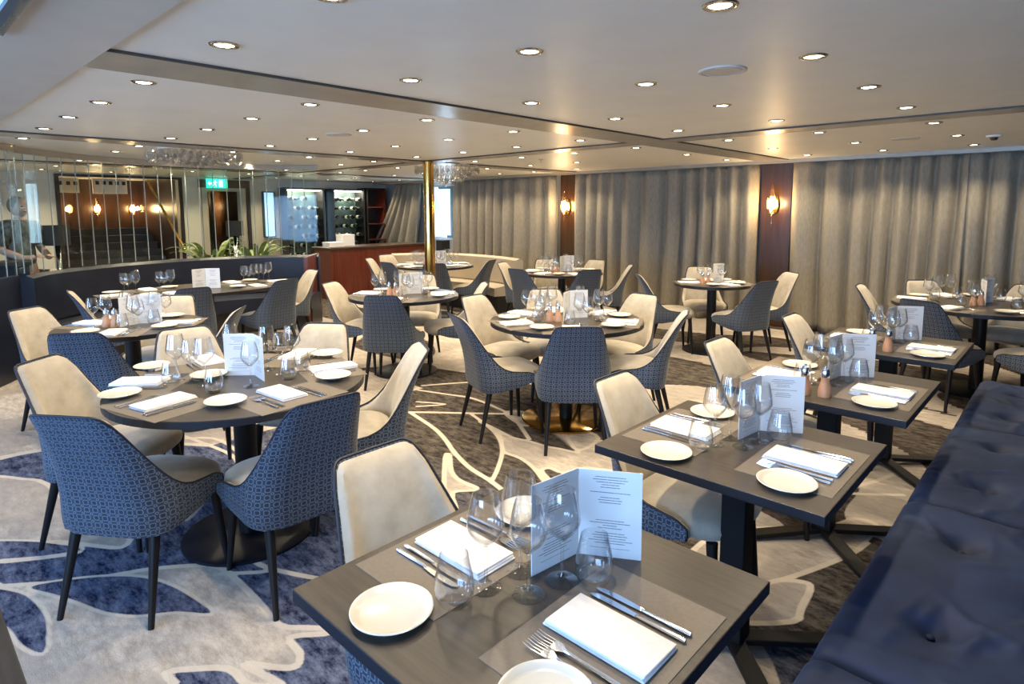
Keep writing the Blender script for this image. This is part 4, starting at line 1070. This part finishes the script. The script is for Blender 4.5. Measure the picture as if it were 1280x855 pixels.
nd = [((0, 0, .93), (.15, .10)), ((0, 0, 1.12), (.135, .095)), ((0, .0, 1.30), (.165, .10)), ((0, .0, 1.40), (.12, .08)), ((0, .01, 1.46), .05), ((0, .02, 1.53), .055),
      ((.17, 0, 1.37), .062), ((.23, .0, 1.14), .045), ((.14, .22, 1.04), .036), ((.07, .30, 1.06), .028),
      ((-.17, 0, 1.37), .062), ((-.23, .0, 1.14), .045), ((-.14, .22, 1.04), .036), ((-.07, .30, 1.06), .028),
      ((.09, 0, .85), .095), ((.10, .01, .48), .065), ((.10, -.01, .08), .045), ((.10, .10, .035), .038), ((-.09, 0, .85), .095), ((-.10, .01, .48), .065), ((-.10, -.01, .08), .045), ((-.10, .10, .035), .038)]
ed = [(0, 1), (1, 2), (2, 3), (3, 4), (4, 5), (3, 6), (6, 7), (7, 8), (8, 9), (3, 10), (10, 11), (11, 12), (12, 13), (0, 14), (14, 15), (15, 16), (16, 17), (0, 18), (18, 19), (19, 20), (20, 21)]
skin('body', nd, ed, 'skin', r)
hd = MB(); hd.ell((0, .02, 1.60), (.075, .092, .115), nu=24, nv=18)
for v in hd.v:
    if v.y > .06:
        if abs(v.x) < .014 and 1.565 < v.z < 1.61: v.y += .018
        if abs(abs(v.x)-.03) < .012 and 1.60 < v.z < 1.625: v.y -= .006
    if v.z < 1.53: v.x *= .82
hd.build('head', 'skin', r, smooth=True)
for s in (-1, 1):
    m = MB(); m.ell((s*.076, .01, 1.595), (.010, .018, .030)); m.build('ear', 'skin', r, smooth=True)
    m = MB(); m.ell((s*.029, .100, 1.612), (.011, .006, .007)); m.build('eye', 'darkwall', r, smooth=True)
    for k, (L, a) in enumerate(((.055, -.25), (.068, -.08), (.072, .06), (.062, .2))):
        hx = s*(.055-.009*k); m = MB(); m.tube([(s*.07-s*(k-1.5)*.012, .31, 1.062), (s*.065-s*(k-1.5)*.014, .31+L*.5, 1.066), (s*.06-s*(k-1.5)*.015, .31+L, 1.052)], [.010, .009, .007], 8); m.build('finger', 'skin', r, smooth=True)
    m = MB(); m.tube([(s*.06, .29, 1.07), (s*.03, .325, 1.07), (s*.022, .35, 1.062)], [.011, .010, .008], 8); m.build('thumb', 'skin', r, smooth=True)
m = MB(); m.ell((0, .105, 1.557), (.022, .006, .005)); m.build('mouth', 'mahogany', r, smooth=True)
hr = MB(); hr.ell((0, -.005, 1.625), (.085, .098, .105), nu=24, nv=16); hr.build('hair', 'hair', r, smooth=True)
nd = [((0, 0, .90), (.175, .125)), ((0, 0, 1.10), (.155, .115)), ((0, 0, 1.30), (.18, .115)), ((0, 0, 1.40), (.16, .115)), ((.175, 0, 1.385), .10), ((.24, 0, 1.16), .075), ((-.175, 0, 1.385), .10), ((-.24, 0, 1.16), .075), ((0, .005, 1.47), .085)]
skin('blouse', nd, [(0, 1), (1, 2), (2, 3), (3, 4), (4, 5), (3, 6), (6, 7), (3, 8)], 'shirt', r)
nd = [((0, 0, .92), (.165, .12)), ((.09, 0, .82), .11), ((.10, 0, .48), .085), ((.10, -.01, .10), .07), ((-.09, 0, .82), .11), ((-.10, 0, .48), .085), ((-.10, -.01, .10), .07)]
skin('trousers', nd, [(0, 1), (1, 2), (2, 3), (0, 4), (4, 5), (5, 6)], 'shade', r)
tag(r, 'person in dark patterned blouse standing behind the glass at left edge', 'person')

# ------------------------------------------------------------------ chandeliers
def chandelier(x, y, rad, n, label, drop):
    r = empty('chandelier', (x, y, CEIL-.001)); rnd = random.Random(int(rad*1000))
    m = MB(); m.lathe([(0, -.012), (rad*.8, -.012), (rad*.8, 0), (0, 0)], 40); m.build('ceiling_plate', 'ceiling', r)
    cr = MB(); cr.lathe([(0, -.05), (.018, -.03), (.021, 0), (.015, .028), (0, .04)], 8)
    first = None; k = 0
    for ring in range(4):
        rr = rad*(1-.26*ring); c = max(4, int(n*(1-.26*ring)))
        for j in range(c):
            if k >= 96: break
            a = 2*PI*j/c+ring*.3; px, py = rr*math.cos(a), rr*math.sin(a); z = -.055-drop*ring-rnd.uniform(0, .03)
            w_ = MB()
            if first is None:
                o = cr.build('crystal_drop', 'crystal', r); first = o
            else: o = first.copy(); col.objects.link(o); o.parent = r
            o.location = (px, py, z); k += 1
            o.scale = (1.5, 1.5, 1.3)
    return tag(r, label, 'chandelier', 'crystal ceiling chandeliers')
chandelier(-6.72, 2.40, .42, 34, 'crystal chandelier above the oval table by navy booth', .012)
chandelier(-6.50, 5.60, .42, 36, 'crystal chandelier right behind the brass column', .05)

# ------------------------------------------------------------------ ceiling downlights, grilles, detector
XS = [-.88, -1.67, -2.44, -3.41, -4.20, -4.99, -5.80, -6.68, -7.46, -8.30, -9.03, -10.35, -11.30]  # last two columns are added lamps that brighten the space behind the glass
YS = [1.00, 1.88, 2.76, 3.64, 4.53, 5.47, 6.55, 7.62]
SKIP = {(10, 0), (9, 0), (5, 7), (4, 7), (4, 6)}
def make_down():
    r = empty('downlight')
    m = MB(); m.lathe([(.036, -.001), (.040, -.006), (.052, -.005), (.056, -.0005), (.036, -.0005)], 28); smooth_by_angle(m.build('trim_ring', 'ringmetal', r), 60)
    m = MB(); m.lathe([(0, -.0035), (.03, -.0035), (.036, -.0012), (0, -.0010)], 20); m.build('lens', 'lens', r)
    l = bpy.data.lights.new('lamp', 'SPOT'); l.energy = SPOT_W; l.color = (1, .815, .555); l.spot_size = math.radians(125); l.spot_blend = .6; l.shadow_soft_size = .035
    o = bpy.data.objects.new('lamp', l); col.objects.link(o); o.parent = r; o.location = (0, 0, -.02); return r
PROTO['down'] = (make_down(), False)
ordn = ['first', 'second', 'third', 'fourth', 'fifth', 'sixth', 'seventh', 'eighth', 'ninth', 'tenth', 'eleventh', 'added twelfth', 'added thirteenth']
for j, y in enumerate(YS):
    for i, x in enumerate(XS):
        if (i, j) in SKIP: continue
        spawn('down', (x, y, CEIL-.0005), 0, 'round ceiling downlight, %s from the right in the %s row from the camera' % (ordn[i], ordn[j]), 'downlight', 'recessed ceiling downlights')
for (x, y, rr, lb) in ((-1.264, 2.746, .105, 'largest round ceiling grille, among the nearest downlights'), (-4.572, 2.763, .105, 'round ceiling grille in the left ceiling panel'), (-1.252, 6.507, .11, 'round ceiling grille near the right curtain')):
    m = MB(); m.lathe([(0, -.004), (rr*.86, -.004), (rr*.88, -.008), (rr, -.006), (rr*1.02, 0), (0, 0)], 40); o = smooth_by_angle(m.build('ceiling_grille', 'soffit')); o.location = (x, y, CEIL-.0005)
    m = MB(); m.lathe([(0, -.0075), (rr*.80, -.0075), (rr*.80, -.0045), (0, -.0045)], 40); m.build('mesh_cover', 'soffit', o); tag(o, lb, 'grille', 'round ceiling grilles')
r = empty('smoke_detector', (-.646, 6.783, CEIL-.0005)); m = MB(); m.lathe([(0, -.018), (.055, -.016), (.06, 0), (0, 0)], 28); smooth_by_angle(m.build('base', 'ceiling', r))
m = MB(); m.lathe([(0, -.045), (.022, -.042), (.032, -.020), (0, -.018)], 24); smooth_by_angle(m.build('sensor', 'wood', r)); tag(r, 'small round smoke detector near the right curtain', 'smoke detector')
r = empty('sprinkler_head', (-5.02, 5.86, CEIL-.0005)); m = MB(); m.lathe([(0, -.006), (.03, -.005), (.032, 0), (0, 0)], 20); m.build('rose', 'chrome', r)
m = MB(); m.tube([(0, 0, -.006), (0, 0, -.035)], .008, 8); m.lathe([(0, -.038), (.016, -.038), (.016, -.035), (0, -.035)], 16); m.build('nozzle', 'chrome', r); tag(r, 'small chrome sprinkler between the ceiling lights', 'sprinkler')
# lit overhead pane let into the lower ceiling, top left
r = empty('overhead_window', (-2.50, .10, zb-.0005)); m = MB(); m.box(-.20, .52, -.36, .235, -.004, -.001); m.build('pane', 'glowpane', r)
m = MB(); m.box(-.23, .55, .235, .262, -.02, 0); m.box(-.23, -.20, -.36, .235, -.02, 0); m.box(.52, .55, -.36, .235, -.02, 0); m.build('inner_frame', 'mullion', r)
m = MB(); m.box(-.26, .58, .262, .285, -.014, 0); m.box(-.26, -.23, -.36, .262, -.014, 0); m.build('outer_frame', 'seam', r); tag(r, 'blue-lit pane in dark frame at top left corner of ceiling', 'ceiling window')

# prototypes nobody placed
for k, (o, used) in PROTO.items():
    if not used:
        for c in list(o.children): bpy.data.objects.remove(c)
        bpy.data.objects.remove(o)
# loose text clean-up: an empty group string is no group
for o in bpy.data.objects:
    if 'group' in o and not o['group']: del o['group']
